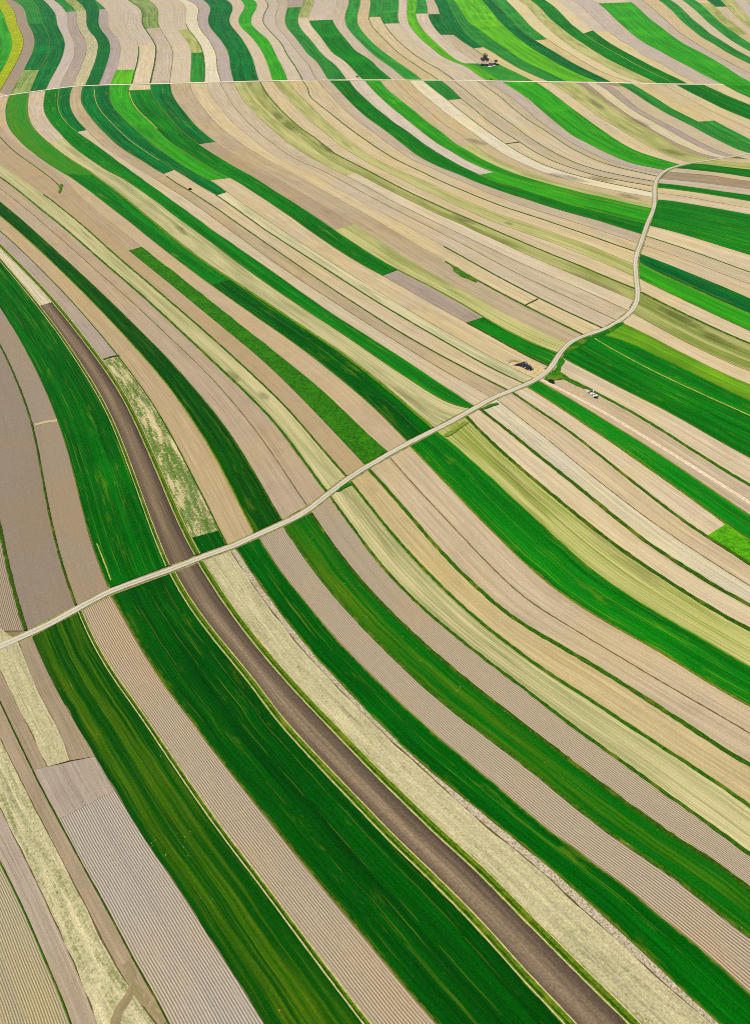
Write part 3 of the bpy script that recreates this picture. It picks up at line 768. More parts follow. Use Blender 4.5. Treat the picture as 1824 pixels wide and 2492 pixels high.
# ---------------------------------------------------------------- materials
class NT:
    def __init__(s, name):
        s.m = bpy.data.materials.new(name); s.m.use_nodes = True
        s.n, s.l = s.m.node_tree.nodes, s.m.node_tree.links
        s.b = s.n['Principled BSDF']
        s.b.inputs['Roughness'].default_value = 0.95
        s.b.inputs['Specular IOR Level'].default_value = 0.0

    def _set(s, sock, v):
        if isinstance(v, bpy.types.NodeSocket): s.l.new(v, sock)
        elif isinstance(v, tuple) and len(v) == 3 and sock.type == 'RGBA': sock.default_value = v + (1,)
        else: sock.default_value = v

    def math(s, op, a, b=0.0, c=None, clamp=False):
        x = s.n.new('ShaderNodeMath'); x.operation = op; x.use_clamp = clamp
        s._set(x.inputs[0], a); s._set(x.inputs[1], b)
        if c is not None: s._set(x.inputs[2], c)
        return x.outputs[0]

    def rng(s, v, a, b, c=0.0, d=1.0):
        x = s.n.new('ShaderNodeMapRange'); x.interpolation_type = 'SMOOTHSTEP'
        s._set(x.inputs[0], v)
        for i, q in enumerate((a, b, c, d)): s._set(x.inputs[i + 1], q)
        return x.outputs[0]

    def mix(s, f, a, b, mode='MIX'):
        x = s.n.new('ShaderNodeMix'); x.data_type = 'RGBA'; x.blend_type = mode; x.clamp_factor = True
        s._set(x.inputs[0], f); s._set(x.inputs[6], a); s._set(x.inputs[7], b)
        return x.outputs[2]

    def scale(s, c, f):
        x = s.n.new('ShaderNodeVectorMath'); x.operation = 'SCALE'
        s._set(x.inputs[0], c); s._set(x.inputs['Scale'], f)
        return x.outputs[0]

    def comb(s, x, y, z=0.0):
        c = s.n.new('ShaderNodeCombineXYZ')
        for i, v in enumerate((x, y, z)): s._set(c.inputs[i], v)
        return c.outputs[0]

    def uv(s, name='UVMap'):
        u = s.n.new('ShaderNodeUVMap'); u.uv_map = name
        q = s.n.new('ShaderNodeSeparateXYZ'); s.l.new(u.outputs[0], q.inputs[0])
        return q.outputs[0], q.outputs[1]

    def pos(s):
        return s.n.new('ShaderNodeNewGeometry').outputs['Position']

    def noise(s, vec, scale=1.0, detail=2.0, rough=0.5, dist=0.0):
        x = s.n.new('ShaderNodeTexNoise'); x.inputs['Scale'].default_value = scale
        x.inputs['Detail'].default_value = detail; x.inputs['Roughness'].default_value = rough
        x.inputs['Distortion'].default_value = dist
        s.l.new(vec, x.inputs['Vector'])
        return x.outputs[0]

    def info(s):
        i = s.n.new('ShaderNodeObjectInfo'); s.alpha = i.outputs['Alpha']
        return i.outputs['Color'], i.outputs['Random']

    def bump(s, h, dist, strength=1.0):
        b = s.n.new('ShaderNodeBump'); b.inputs['Distance'].default_value = dist; b.inputs['Strength'].default_value = strength
        s.l.new(h, b.inputs['Height']); s.l.new(b.outputs[0], s.b.inputs['Normal'])

    def out(s, c):
        s.l.new(c, s.b.inputs['Base Color'])
        return s.m


# damp hollows: where the soil stays dark after rain (centre in the photo, half length along the strip, half width, direction)
DAMP = [(1378, 432, 60, 7, 70, 14), (1462, 436, 40, 5, 70, 14), (1237, 544, 13, 5, 40, 16), (442, 561, 22, 8, 30, 26), (704, 309, 26, 8, 30, 26), (675, 282, 20, 8, 30, 28),
        (793, 360, 26, 7, 30, 24), (1450, 252, 34, 7, 40, 30), (1637, 371, 40, 8, 50, 16), (1560, 300, 30, 6, 40, 22), (1528, 478, 34, 6, 60, 14), (1128, 534, 34, 8, 50, 24),
        (566, 915, 24, 9, 30, 26), (640, 963, 20, 8, 30, 26), (1650, 772, 70, 12, 70, 36),
        (1745, 826, 60, 10, 70, 34), (1490, 205, 26, 5, 40, 12), (1160, 345, 30, 6, 50, 16), (1250, 880, 20, 6, 50, 10)]


def damp_group():
    g = bpy.data.node_groups.new('damp_hollows', 'ShaderNodeTree')
    g.interface.new_socket('mask', in_out='OUTPUT', socket_type='NodeSocketFloat')
    n, l = g.nodes, g.links
    pos = n.new('ShaderNodeNewGeometry').outputs['Position']
    acc = None

    def op(o, a, b=0.0, c=None):
        x = n.new('ShaderNodeMath'); x.operation = o
        for i, v in enumerate((a, b) if c is None else (a, b, c)):
            if isinstance(v, bpy.types.NodeSocket): l.new(v, x.inputs[i])
            else: x.inputs[i].default_value = v
        return x.outputs[0]

    def dot(v):
        x = n.new('ShaderNodeVectorMath'); x.operation = 'DOT_PRODUCT'
        l.new(pos, x.inputs[0]); x.inputs[1].default_value = v
        return x.outputs['Value']
    for (x, y, hl, hw, dx, dy) in DAMP:
        L = math.hypot(dx, dy)
        P = to_ground(np.array([x, x + hl * dx / L, x - hw * dy / L]), np.array([y, y + hl * dy / L, y + hw * dx / L]))
        c, A, B = P[0], P[1] - P[0], P[2] - P[0]
        a, b = np.linalg.norm(A), max(3.0, abs(A[0] * B[1] - A[1] * B[0]) / np.linalg.norm(A))
        u = A / a; w = np.array([-u[1], u[0]])
        p = op('SUBTRACT', dot((u[0] / a, u[1] / a, 0)), float(c @ u) / a)
        q = op('SUBTRACT', dot((w[0] / b, w[1] / b, 0)), float(c @ w) / b)
        s = op('SUBTRACT', 1.0, op('ADD', op('MULTIPLY', p, p), op('MULTIPLY', q, q)))
        acc = s if acc is None else op('MAXIMUM', acc, s)
    nz = n.new('ShaderNodeTexNoise'); nz.inputs['Scale'].default_value = 0.16; nz.inputs['Detail'].default_value = 4
    l.new(pos, nz.inputs['Vector'])
    r = n.new('ShaderNodeMapRange'); r.interpolation_type = 'SMOOTHSTEP'
    l.new(op('ADD', acc, op('MULTIPLY', op('SUBTRACT', nz.outputs[0], 0.5), 1.6)), r.inputs[0])
    r.inputs[1].default_value = -0.2; r.inputs[2].default_value = 1.1
    out = n.new('NodeGroupOutput')
    l.new(r.outputs[0], out.inputs[0])
    return g


DG = damp_group()


def damp(N, c, tint, k=1.0):
    x = N.n.new('ShaderNodeGroup'); x.node_tree = DG
    return N.mix(N.math('MULTIPLY', x.outputs[0], k), c, N.mix(1.0, c, tint, 'MULTIPLY'))


def field_mat(kind):
    N = NT(kind + '_surface')
    C, R = N.info()
    u, v = N.uv(); t, wid = N.uv('edge')
    P = N.pos()
    seed = N.math('MULTIPLY', R, 37.0)
    ph = N.math('MULTIPLY', R, 200.0)
    # gently waving rows
    wv = N.noise(N.comb(N.math('MULTIPLY', v, 0.03), N.math('ADD', seed, N.math('MULTIPLY', u, 0.02)), ph), 1.0, 3.0, 0.6)
    uw = N.math('ADD', u, N.math('MULTIPLY', wv, 1.2))
    st_w = N.noise(N.comb(N.math('MULTIPLY', uw, 0.16), N.math('MULTIPLY', v, 0.006), ph), 1.0, 2.0)      # broad passes
    st_m = N.noise(N.comb(N.math('MULTIPLY', uw, 0.55), N.math('MULTIPLY', v, 0.012), ph), 1.0, 2.0, 0.6)
    st_f = N.noise(N.comb(N.math('MULTIPLY', uw, 2.2), N.math('MULTIPLY', v, 0.03), ph), 1.0, 2.0, 0.6)     # single rows
    big = N.noise(P, 0.012, 3.0, 0.55)
    med = N.noise(P, 0.06, 3.0, 0.6)
    grain = N.noise(P, 1.6, 4.0, 0.7)
    we = N.math('MULTIPLY', wid, 100.0)
    de = N.math('MULTIPLY', N.math('MINIMUM', t, N.math('SUBTRACT', 1.0, t)), we)      # metres to the strip's edge
    rough_e = N.math('ADD', de, N.math('MULTIPLY', N.math('SUBTRACT', N.noise(P, 0.5, 3.0), 0.5), 1.6))
    if kind == 'soil':
        c = N.mix(N.rng(big, 0.42, 0.66), C, N.mix(1.0, C, (1.03, 1.0, 0.86), 'MULTIPLY'))
        c = N.mix(N.rng(med, 0.5, 0.72, 0, 0.55), c, N.mix(1.0, C, (0.86, 0.83, 0.84), 'MULTIPLY'))
        c = N.mix(N.rng(st_w, 0.45, 0.65, 0, 0.6), c, N.mix(1.0, C, (1.06, 1.06, 1.05), 'MULTIPLY'))
        c = N.scale(c, N.rng(st_m, 0.25, 0.75, 0.86, 1.10))
        c = N.scale(c, N.rng(st_f, 0.3, 0.7, 0.84, 1.10))
        c = N.scale(c, N.rng(grain, 0.2, 0.8, 0.84, 1.14))
        lines = N.rng(N.math('SINE', N.math('MULTIPLY', uw, 2 * math.pi / 2.4)), 0.86, 0.99)
        some = N.rng(N.math('FRACT', N.math('MULTIPLY', R, 7.0)), 0.45, 0.5, 0.12, 0.45)
        c = N.mix(N.math('MULTIPLY', lines, N.math('MULTIPLY', some, N.rng(med, 0.35, 0.6))), c, N.scale(c, 0.55))
        c = N.mix(N.rng(N.noise(N.comb(N.math('MULTIPLY', u, 0.09), N.math('MULTIPLY', v, 0.02), ph), 1.0, 3.0, 0.6), 0.62, 0.78, 0, 0.5), c, N.mix(1.0, C, (0.62, 0.60, 0.60), 'MULTIPLY'))
        c = N.mix(N.rng(rough_e, 0.5, 0.0, 0, 0.5), c, alb((112, 104, 58))[:3])
        N.bump(st_f, 0.05, 0.4)
    elif kind == 'furrow':
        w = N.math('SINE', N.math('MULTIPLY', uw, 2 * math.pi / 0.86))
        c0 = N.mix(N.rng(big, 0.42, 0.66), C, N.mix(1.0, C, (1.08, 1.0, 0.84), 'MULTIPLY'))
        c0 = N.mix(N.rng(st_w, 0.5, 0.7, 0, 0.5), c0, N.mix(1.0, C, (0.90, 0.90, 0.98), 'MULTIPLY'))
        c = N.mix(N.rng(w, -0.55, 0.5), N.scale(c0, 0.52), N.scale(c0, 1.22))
        c = N.mix(N.rng(N.noise(N.comb(N.math('MULTIPLY', u, 0.5), N.math('MULTIPLY', v, 0.06), ph), 1.0, 3.0, 0.7), 0.52, 0.72, 0, 0.6), c, N.scale(c0, 0.92))
        miss = N.rng(N.noise(N.comb(N.math('MULTIPLY', u, 0.42), N.math('MULTIPLY', v, 0.004), ph), 1.0, 1.0), 0.62, 0.68, 0, 0.45)
        c = N.mix(miss, c, N.scale(c0, 0.86))
        c = N.scale(c, N.rng(grain, 0.2, 0.8, 0.86, 1.12))
        c = N.mix(N.rng(rough_e, 0.5, 0.0, 0, 0.4), c, alb((120, 110, 62))[:3])
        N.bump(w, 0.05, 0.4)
    elif kind == 'crop':
        c = N.mix(N.rng(st_w, 0.38, 0.60), N.scale(C, 0.80), N.scale(C, 1.12))
        c = N.mix(N.rng(big, 0.50, 0.72, 0, 0.45), c, N.mix(1.0, N.scale(C, 1.5), (1.6, 1.1, 0.7), 'MULTIPLY'))
        c = N.scale(c, N.rng(st_m, 0.32, 0.68, 0.84, 1.16))
        c = N.scale(c, N.rng(st_f, 0.3, 0.7, 0.80, 1.20))
        tram = N.rng(N.math('SINE', N.math('MULTIPLY', uw, 2 * math.pi / 7.5)), 0.975, 0.998, 0, 0.5)
        c = N.mix(N.math('MULTIPLY', tram, N.rng(med, 0.4, 0.55)), c, N.mix(0.5, N.scale(C, 1.3), alb((120, 128, 40))[:3]))
        # thin yellowing rows and tramlines
        yel = N.mix(0.6, N.scale(C, 2.0), alb((138, 150, 30))[:3])
        thin = N.rng(N.noise(N.comb(N.math('MULTIPLY', uw, 0.9), N.math('MULTIPLY', v, 0.008), N.math('ADD', ph, 9.0)), 1.0, 1.0), 0.64, 0.72, 0, 0.6)
        thin = N.math('MULTIPLY', thin, N.rng(N.noise(N.comb(N.math('MULTIPLY', u, 0.2), N.math('MULTIPLY', v, 0.03), ph), 1.0, 2.0), 0.42, 0.6))
        c = N.mix(thin, c, yel)
        patch = N.noise(N.comb(N.math('MULTIPLY', u, 0.14), N.math('MULTIPLY', v, 0.03), ph), 1.0, 4.0, 0.7)
        c = N.mix(N.rng(patch, 0.58, 0.74, 0, 0.40), c, yel)
        speck = N.noise(P, 0.45, 3.0, 0.8)
        c = N.mix(N.math('MULTIPLY', N.rng(speck, 0.70, 0.74), N.rng(med, 0.55, 0.65)), c, alb((150, 160, 70))[:3])
        c = N.scale(c, N.rng(grain, 0.25, 0.75, 0.84, 1.18))
        # weak, yellowed plants along the field's edge
        c = N.mix(N.rng(rough_e, 0.9, 0.0, 0, 0.55), c, alb((128, 132, 30))[:3])
        N.bump(N.math('ADD', N.math('MULTIPLY', grain, 0.4), st_f), 0.05, 0.35)
    elif kind == 'passes':
        # thin cereal with broad olive passes of the drill showing between dark ones
        k = N.math('ADD', N.math('MULTIPLY', st_w, 0.35), N.math('MULTIPLY', st_m, 0.82))
        side = N.rng(t, 0.25, 0.75, 1.0, 0.0)
        k = N.math('ADD', k, N.math('MULTIPLY', side, 0.10))
        c = N.mix(N.rng(k, 0.54, 0.76), C, N.mix(0.40, C, alb((88, 122, 8))[:3]))
        c = N.mix(N.rng(N.math('ADD', k, N.math('MULTIPLY', med, 0.5)), 0.96, 1.10, 0, 0.5), c, N.mix(0.40, C, alb((130, 132, 20))[:3]))
        c = N.mix(N.rng(de, 3.5, 0.5, 0, 0.6), c, N.scale(C, 0.9))
        c = N.scale(c, N.rng(st_f, 0.3, 0.7, 0.80, 1.20))
        c = N.scale(c, N.rng(grain, 0.25, 0.75, 0.80, 1.22))
        speck = N.noise(P, 0.45, 3.0, 0.8)
        c = N.mix(N.math('MULTIPLY', N.rng(speck, 0.66, 0.72), N.rng(med, 0.50, 0.6)), c, alb((170, 170, 80))[:3])
        N.bump(N.math('ADD', N.math('MULTIPLY', grain, 0.4), st_f), 0.05, 0.35)
    elif kind == 'mottle':
        g2 = N.noise(P, 0.55, 4.0, 0.75)
        c = N.mix(N.rng(g2, 0.36, 0.62), N.scale(C, 0.5), C)
        c = N.mix(N.rng(N.noise(P, 0.10, 3.0, 0.6), 0.48, 0.7, 0, 0.7), c, N.mix(1.0, C, (1.25, 1.12, 0.8), 'MULTIPLY'))
        c = N.scale(c, N.rng(grain, 0.25, 0.75, 0.78, 1.22))
        N.bump(g2, 0.15, 0.5)
    elif kind == 'stripe':
        ln = N.noise(N.comb(N.math('MULTIPLY', uw, 1.25), N.math('MULTIPLY', v, 0.006), ph), 1.0, 3.0, 0.75)
        k = N.math('ADD', N.math('MULTIPLY', ln, 1.15), N.math('MULTIPLY', N.math('SUBTRACT', st_w, 0.5), 0.5))
        k = N.math('ADD', k, N.math('MULTIPLY', N.math('SUBTRACT', N.noise(N.comb(N.math('MULTIPLY', u, 0.08), N.math('MULTIPLY', v, 0.018), ph), 1.0, 3.0), 0.5), 0.6))
        gr = N.mix(0.45, C, alb((104, 124, 24))[:3])
        pale = N.mix(0.45, C, alb((210, 198, 134))[:3])
        c = N.mix(N.rng(k, 0.40, 0.68), gr, pale)
        row = N.rng(N.math('SINE', N.math('MULTIPLY', uw, 2 * math.pi / 1.9)), -0.2, 0.9, 0, 0.34)
        c = N.mix(N.math('MULTIPLY', row, N.rng(st_m, 0.62, 0.42)), c, N.scale(gr, 0.62))
        c = N.mix(N.rng(N.noise(N.comb(N.math('MULTIPLY', u, 0.10), N.math('MULTIPLY', v, 0.012), N.math('ADD', ph, 5.0)), 1.0, 3.0), 0.58, 0.74, 0, 0.55), c, alb((104, 104, 56))[:3])
        c = N.scale(c, N.rng(st_f, 0.25, 0.75, 0.82, 1.14))
        c = N.scale(c, N.rng(grain, 0.2, 0.8, 0.86, 1.14))
        N.bump(st_f, 0.05, 0.4)
    elif kind == 'straw':
        fl = N.noise(P, 0.85, 5.0, 0.8)
        sk = N.noise(N.comb(N.math('MULTIPLY', uw, 0.30), N.math('MULTIPLY', v, 0.05), ph), 1.0, 4.0, 0.7)
        green = N.math('SUBTRACT', 1.0, N.alpha)
        strong = N.rng(green, 0.08, 0.11)
        k = N.math('ADD', N.math('MULTIPLY', fl, 0.6), N.math('MULTIPLY', sk, 0.55))
        k = N.math('ADD', k, N.math('MULTIPLY', green, 0.9))
        c = N.mix(N.rng(k, N.math('SUBTRACT', 0.60, N.math('MULTIPLY', strong, -0.04)), N.math('SUBTRACT', 0.80, N.math('MULTIPLY', strong, 0.10)), 0, 0.9), C, N.mix(strong, alb((112, 122, 46))[:3], alb((62, 114, 8))[:3]))
        c = N.mix(N.rng(st_m, 0.45, 0.72, 0, 0.5), c, alb((152, 146, 112))[:3])
        c = N.mix(N.rng(sk, 0.50, 0.32, 0, 0.5), c, alb((222, 208, 158))[:3])
        c = N.scale(c, N.rng(st_f, 0.25, 0.75, 0.84, 1.12))
        c = N.mix(N.rng(N.noise(N.comb(N.math('MULTIPLY', u, 0.22), N.math('MULTIPLY', v, 0.035), N.math('ADD', ph, 3.0)), 1.0, 4.0, 0.75), 0.55, 0.72, 0, 0.45), c, alb((120, 114, 84))[:3])
        c = N.scale(c, N.rng(N.noise(P, 1.5, 4.0, 0.8), 0.25, 0.75, 0.62, 1.28))
        N.bump(fl, 0.12, 0.6)
    elif kind == 'plough':
        mid = N.math('ABSOLUTE', N.math('SUBTRACT', t, 0.42))
        c = N.mix(N.rng(mid, 0.0, 0.30), N.scale(C, 1.75), C)
        c = N.mix(N.rng(t, 0.60, 0.92), c, N.mix(1.0, C, (0.62, 0.60, 0.72), 'MULTIPLY'))
        c = N.scale(c, N.rng(st_m, 0.25, 0.75, 0.82, 1.16))
        c = N.scale(c, N.rng(st_f, 0.25, 0.75, 0.82, 1.16))
        g2 = N.noise(P, 1.3, 5.0, 0.8)
        c = N.scale(c, N.rng(g2, 0.25, 0.75, 0.66, 1.30))
        N.bump(g2, 0.18, 0.7)
    elif kind == 'stony':
        g2 = N.noise(P, 1.5, 4.0, 0.8)
        c = N.mix(N.rng(g2, 0.38, 0.50), alb((118, 108, 78))[:3], C)
        c = N.mix(N.rng(g2, 0.54, 0.66), c, alb((222, 212, 194))[:3])
        c = N.mix(N.rng(med, 0.6, 0.75, 0, 0.6), c, alb((100, 112, 44))[:3])
        N.bump(g2, 0.12, 0.6)
    if kind in ('soil', 'stripe', 'straw', 'furrow'):
        c = damp(N, c, (0.58, 0.58, 0.55) if kind != 'furrow' else (0.66, 0.62, 0.62))
    return N.out(c)


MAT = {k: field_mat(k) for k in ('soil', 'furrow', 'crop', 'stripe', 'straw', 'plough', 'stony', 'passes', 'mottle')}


def grass_mat():
    N = NT('balk_grass')
    C, R = N.info()
    P = N.pos(); u, v = N.uv()
    g = N.noise(P, 0.9, 4.0, 0.75); l = N.noise(P, 0.09, 3.0, 0.6)
    c = N.mix(N.rng(g, 0.35, 0.65), N.scale(C, 0.62), N.scale(C, 1.35))
    c = N.mix(N.rng(l, 0.52, 0.7, 0, 0.7), c, N.mix(0.5, C, alb((146, 148, 40))[:3]))
    c = N.mix(N.rng(N.noise(P, 0.5, 3.0, 0.7), 0.66, 0.76, 0, 0.7), c, alb((176, 164, 104))[:3])
    N.bump(g, 0.2, 0.7)
    return N.out(c)


def dirt_mat():
    N = NT('dirt')
    C, R = N.info()
    P = N.pos()
    g = N.noise(P, 0.8, 4.0, 0.75)
    c = N.scale(C, N.rng(g, 0.3, 0.7, 0.72, 1.18))
    c = N.mix(N.rng(N.noise(P, 0.15, 3.0, 0.7), 0.6, 0.72, 0, 0.5), c, alb((112, 116, 48))[:3])
    return N.out(c)


def road_mat():
    N = NT('road_surface')
    P = N.pos(); u, v = N.uv()
    a = N.math('ABSOLUTE', u)
    g = N.noise(P, 1.2, 4.0, 0.7); l = N.noise(P, 0.05, 3.0)
    base = N.mix(N.rng(l, 0.4, 0.65), alb((190, 180, 156))[:3], alb((178, 167, 144))[:3])
    rut = N.math('ABSOLUTE', N.math('SUBTRACT', a, 0.78))
    c = N.mix(N.rng(rut, 0.42, 0.18), base, alb((208, 199, 177))[:3])
    c = N.mix(N.rng(N.math('ADD', a, N.math('MULTIPLY', g, 0.5)), 0.40, 0.20, 0, 0.6), c, alb((152, 146, 112))[:3])
    c = N.mix(N.rng(N.math('ADD', a, N.math('MULTIPLY', g, 0.7)), 2.05, 2.4, 0, 0.5), c, alb((138, 128, 84))[:3])
    c = N.scale(c, N.rng(g, 0.3, 0.7, 0.90, 1.08))
    return N.out(c)


def ground_mat():
    N = NT('ground_soil')
    P = N.pos()
    g = N.noise(P, 0.7, 4.0, 0.7); l = N.noise(P, 0.02, 3.0)
    c = N.mix(N.rng(l, 0.4, 0.6), alb((140, 124, 84))[:3], alb((112, 112, 56))[:3])
    c = N.scale(c, N.rng(g, 0.3, 0.7, 0.75, 1.15))
    return N.out(c)


MG, MD, MR, MS = grass_mat(), dirt_mat(), road_mat(), ground_mat()


def flat_mat(name, rgb, rough=0.8, var=0.15, sc_=1.5):
    N = NT(name)
    N.b.inputs['Roughness'].default_value = rough
    g = N.noise(N.pos(), sc_, 3.0, 0.6)
    return N.out(N.scale(N.mix(0.0, alb(rgb)[:3], (0, 0, 0)), N.rng(g, 0.3, 0.7, 1 - var, 1 + var)))

# ---------------------------------------------------------------- setting: ground and lanes
nx, ny = 260, 300
gx = np.linspace(-2600, 2600, nx); gy = np.r_[np.linspace(-300, 2400, 240), np.linspace(2440, 7000, 60)]
GX, GY = np.meshgrid(gx, gy)
# the open land beyond what the lens can see rises no higher than the fields
GZ = hgt(GX, GY) - 0.30
V = np.stack([GX, GY, GZ], -1).reshape(-1, 3)
F = [(j * nx + i, j * nx + i + 1, (j + 1) * nx + i + 1, (j + 1) * nx + i) for j in range(len(gy) - 1) for i in range(nx - 1)]
tag(mesh_obj('ground', V, F, MS), kind='structure')

for nm, w, col_v in (('lane', 3.1, (146, 142, 82)), ('straight', 5.0, (150, 142, 74))):
    vg = ribbon('road_verge', ROADG[nm], w + 2.4, 0.02, MG, alb(col_v), jit=0.07, dome=0.03)
    tag(vg, kind='structure')
    rd = ribbon('road', ROADG[nm], w, 0.20, MR if nm == 'lane' else MD, (1, 1, 1, 1) if nm == 'lane' else alb((232, 220, 188)), jit=0.05, dome=0.05)
    tag(rd, kind='structure')

# ---------------------------------------------------------------- fields
ORD = lambda n: str(n) + ('th' if 10 <= n % 100 <= 20 else {1: 'st', 2: 'nd', 3: 'rd'}.get(n % 10, 'th'))
LOOK = {('crop', 'g'): 'dark green crop', ('crop', 'n'): 'very dark green crop', ('crop', 'h'): 'green crop', ('crop', 'b'): 'bright green crop',
        ('crop', 'l'): 'lime green crop', ('crop', 't'): 'deep bluish green crop', ('crop', 'f'): 'mid green crop', ('crop', 'y'): 'yellow flowering crop',
        ('crop', 'k'): 'mottled green crop', ('passes', 'v'): 'dark green olive-streaked crop', ('passes', 'j'): 'olive-streaked green crop', ('passes', 'u'): 'green olive-streaked crop', ('mottle', 'e'): 'mottled lime green crop', ('mottle', 'l'): 'patchy lime green crop', ('mottle', 'y'): 'yellow flowering crop',
        ('plough', 'D'): 'dark brown ploughed soil', ('stony', 'w'): 'whitish stony margin'}
SOILN = dict(T='tan', U='pinkish beige', Y='yellowish tan', B='grey brown', L='pale cream', M='mauve brown', Z='beige', c='golden tan',
             o='olive', O='dark olive', p='pale olive', s='straw coloured', q='pinkish', r='grey')
ZOFF = dict(soil=0.03, furrow=0.06, crop=0.30, stripe=0.10, straw=0.12, plough=0.08, stony=0.05, passes=0.30, mottle=0.34)
NAME = dict(soil='bare_soil_strip', furrow='furrowed_strip', crop='green_crop_strip', stripe='stubble_strip', straw='straw_strip', plough='ploughed_strip', stony='stony_strip', passes='green_crop_strip', mottle='green_crop_strip')
GROUP = dict(soil='bare soil strips', furrow='furrowed strips', crop='green crop strips', stripe='striped stubble strips', straw='straw covered strips',
             plough='ploughed strips', stony='stony strips', passes='green crop strips', mottle='green crop strips')


def look(kind, c):
    if (kind, c) in LOOK: return LOOK[(kind, c)]
    n = SOILN.get(c, 'tan')
    if kind in ('crop', 'passes', 'mottle'): return 'green crop'
    return {'soil': n + ' bare soil', 'furrow': n + ' ridged soil', 'stripe': n + ' striped stubble', 'straw': n + ' patchy stubble', 'stony': n + ' stony soil'}[kind]


REG = {'T': ('far side of straight lane', 'its west end'), 'M': ('upper side of winding lane', 'its low end'), 'N': ('lower side of winding lane', 'its low end')}
BORDER = {}      # curve -> which strips it parts
for reg, text in (('T', BANDS_T), ('M', BANDS_M), ('N', BANDS_N)):
    num = 0
    for line in text.strip().splitlines():
        parts = [p.strip() for p in line.split('|')]
        a, b, first = parts[0].split()
        (PA, GA), (PB, GB) = CUR[a], CUR[b]
        segs = [first] + parts[2::2]
        cuts = [c.split() for c in parts[1::2]]
        ia, ib = [0], [0]
        for c1, c2 in cuts:
            ia.append(nearest(PA, pt(c1))); ib.append(nearest(PB, pt(c2)))
        ia.append(len(GA) - 1); ib.append(len(GB) - 1)
        if b != 'n3b' and b != 'n3c' and a != 'n3c':
            num += 1
        BORDER.setdefault(a, []).append(num); BORDER.setdefault(b, []).append(num)
        real = [s for s in segs if s not in ('start', 'end')]
        k = 0
        for q, s in enumerate(segs):
            if s in ('start', 'end'):
                continue
            kind, c = s.split(':')
            A, B = GA[ia[q]:ia[q + 1] + 1], GB[ib[q]:ib[q + 1] + 1]
            if len(A) < 2 or len(B) < 2:
                print('SHORT', line, q); continue
            base = PAL[c]
            jitc = [rng.uniform(-10, 8)] * 3 if kind not in ('crop', 'passes', 'mottle') else [rng.uniform(-3, 3)] * 3
            soft = 1.0 if kind == 'soil' else 0.3
            jitc = [q_ * soft for q_ in jitc]
            hs = rng.uniform(-5, 8) * soft
            cc = alb(tuple(max(0, v + j + e_) for v, j, e_ in zip(base, jitc, (-0.25 * hs, 0, hs))))
            if kind in ('crop', 'passes', 'mottle'): cc = alb(base, rng.uniform(0.93, 1.07))
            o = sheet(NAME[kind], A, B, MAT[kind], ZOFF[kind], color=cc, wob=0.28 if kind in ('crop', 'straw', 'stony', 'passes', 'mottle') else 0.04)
            if len(real) == 1: pos = ''
            elif len(real) == 2: pos = ('far half of ', 'near half of ')[k]
            else: pos = ('far stretch of ', 'second stretch of ', 'third stretch of ', 'fourth stretch of ')[k]
            if k == len(real) - 1 and len(real) > 2: pos = 'nearest stretch of '
            if reg == 'N' and 'n3b' in (a, b) or reg == 'N' and a == 'n3c':
                pos = {'n3': 'west third atop ', 'n3b': 'middle third atop ', 'n3c': 'east third atop '}[a]
                o['label'] = f'{look(kind, c)}, {pos}5th strip below winding lane from low end'
            else:
                side = {'T': 'beyond straight lane from its west end', 'M': 'above winding lane from its low end', 'N': 'below winding lane from its low end'}[reg]
                o['label'] = f'{look(kind, c)}, {pos}{ORD(num)} strip {side}'
            tag(o, None, 'field strip', GROUP[kind])
            if c in 'AE' and kind == 'straw': o.color = tuple(o.color)[:3] + ({'A': 0.885, 'E': 0.93}[c],)
            k += 1

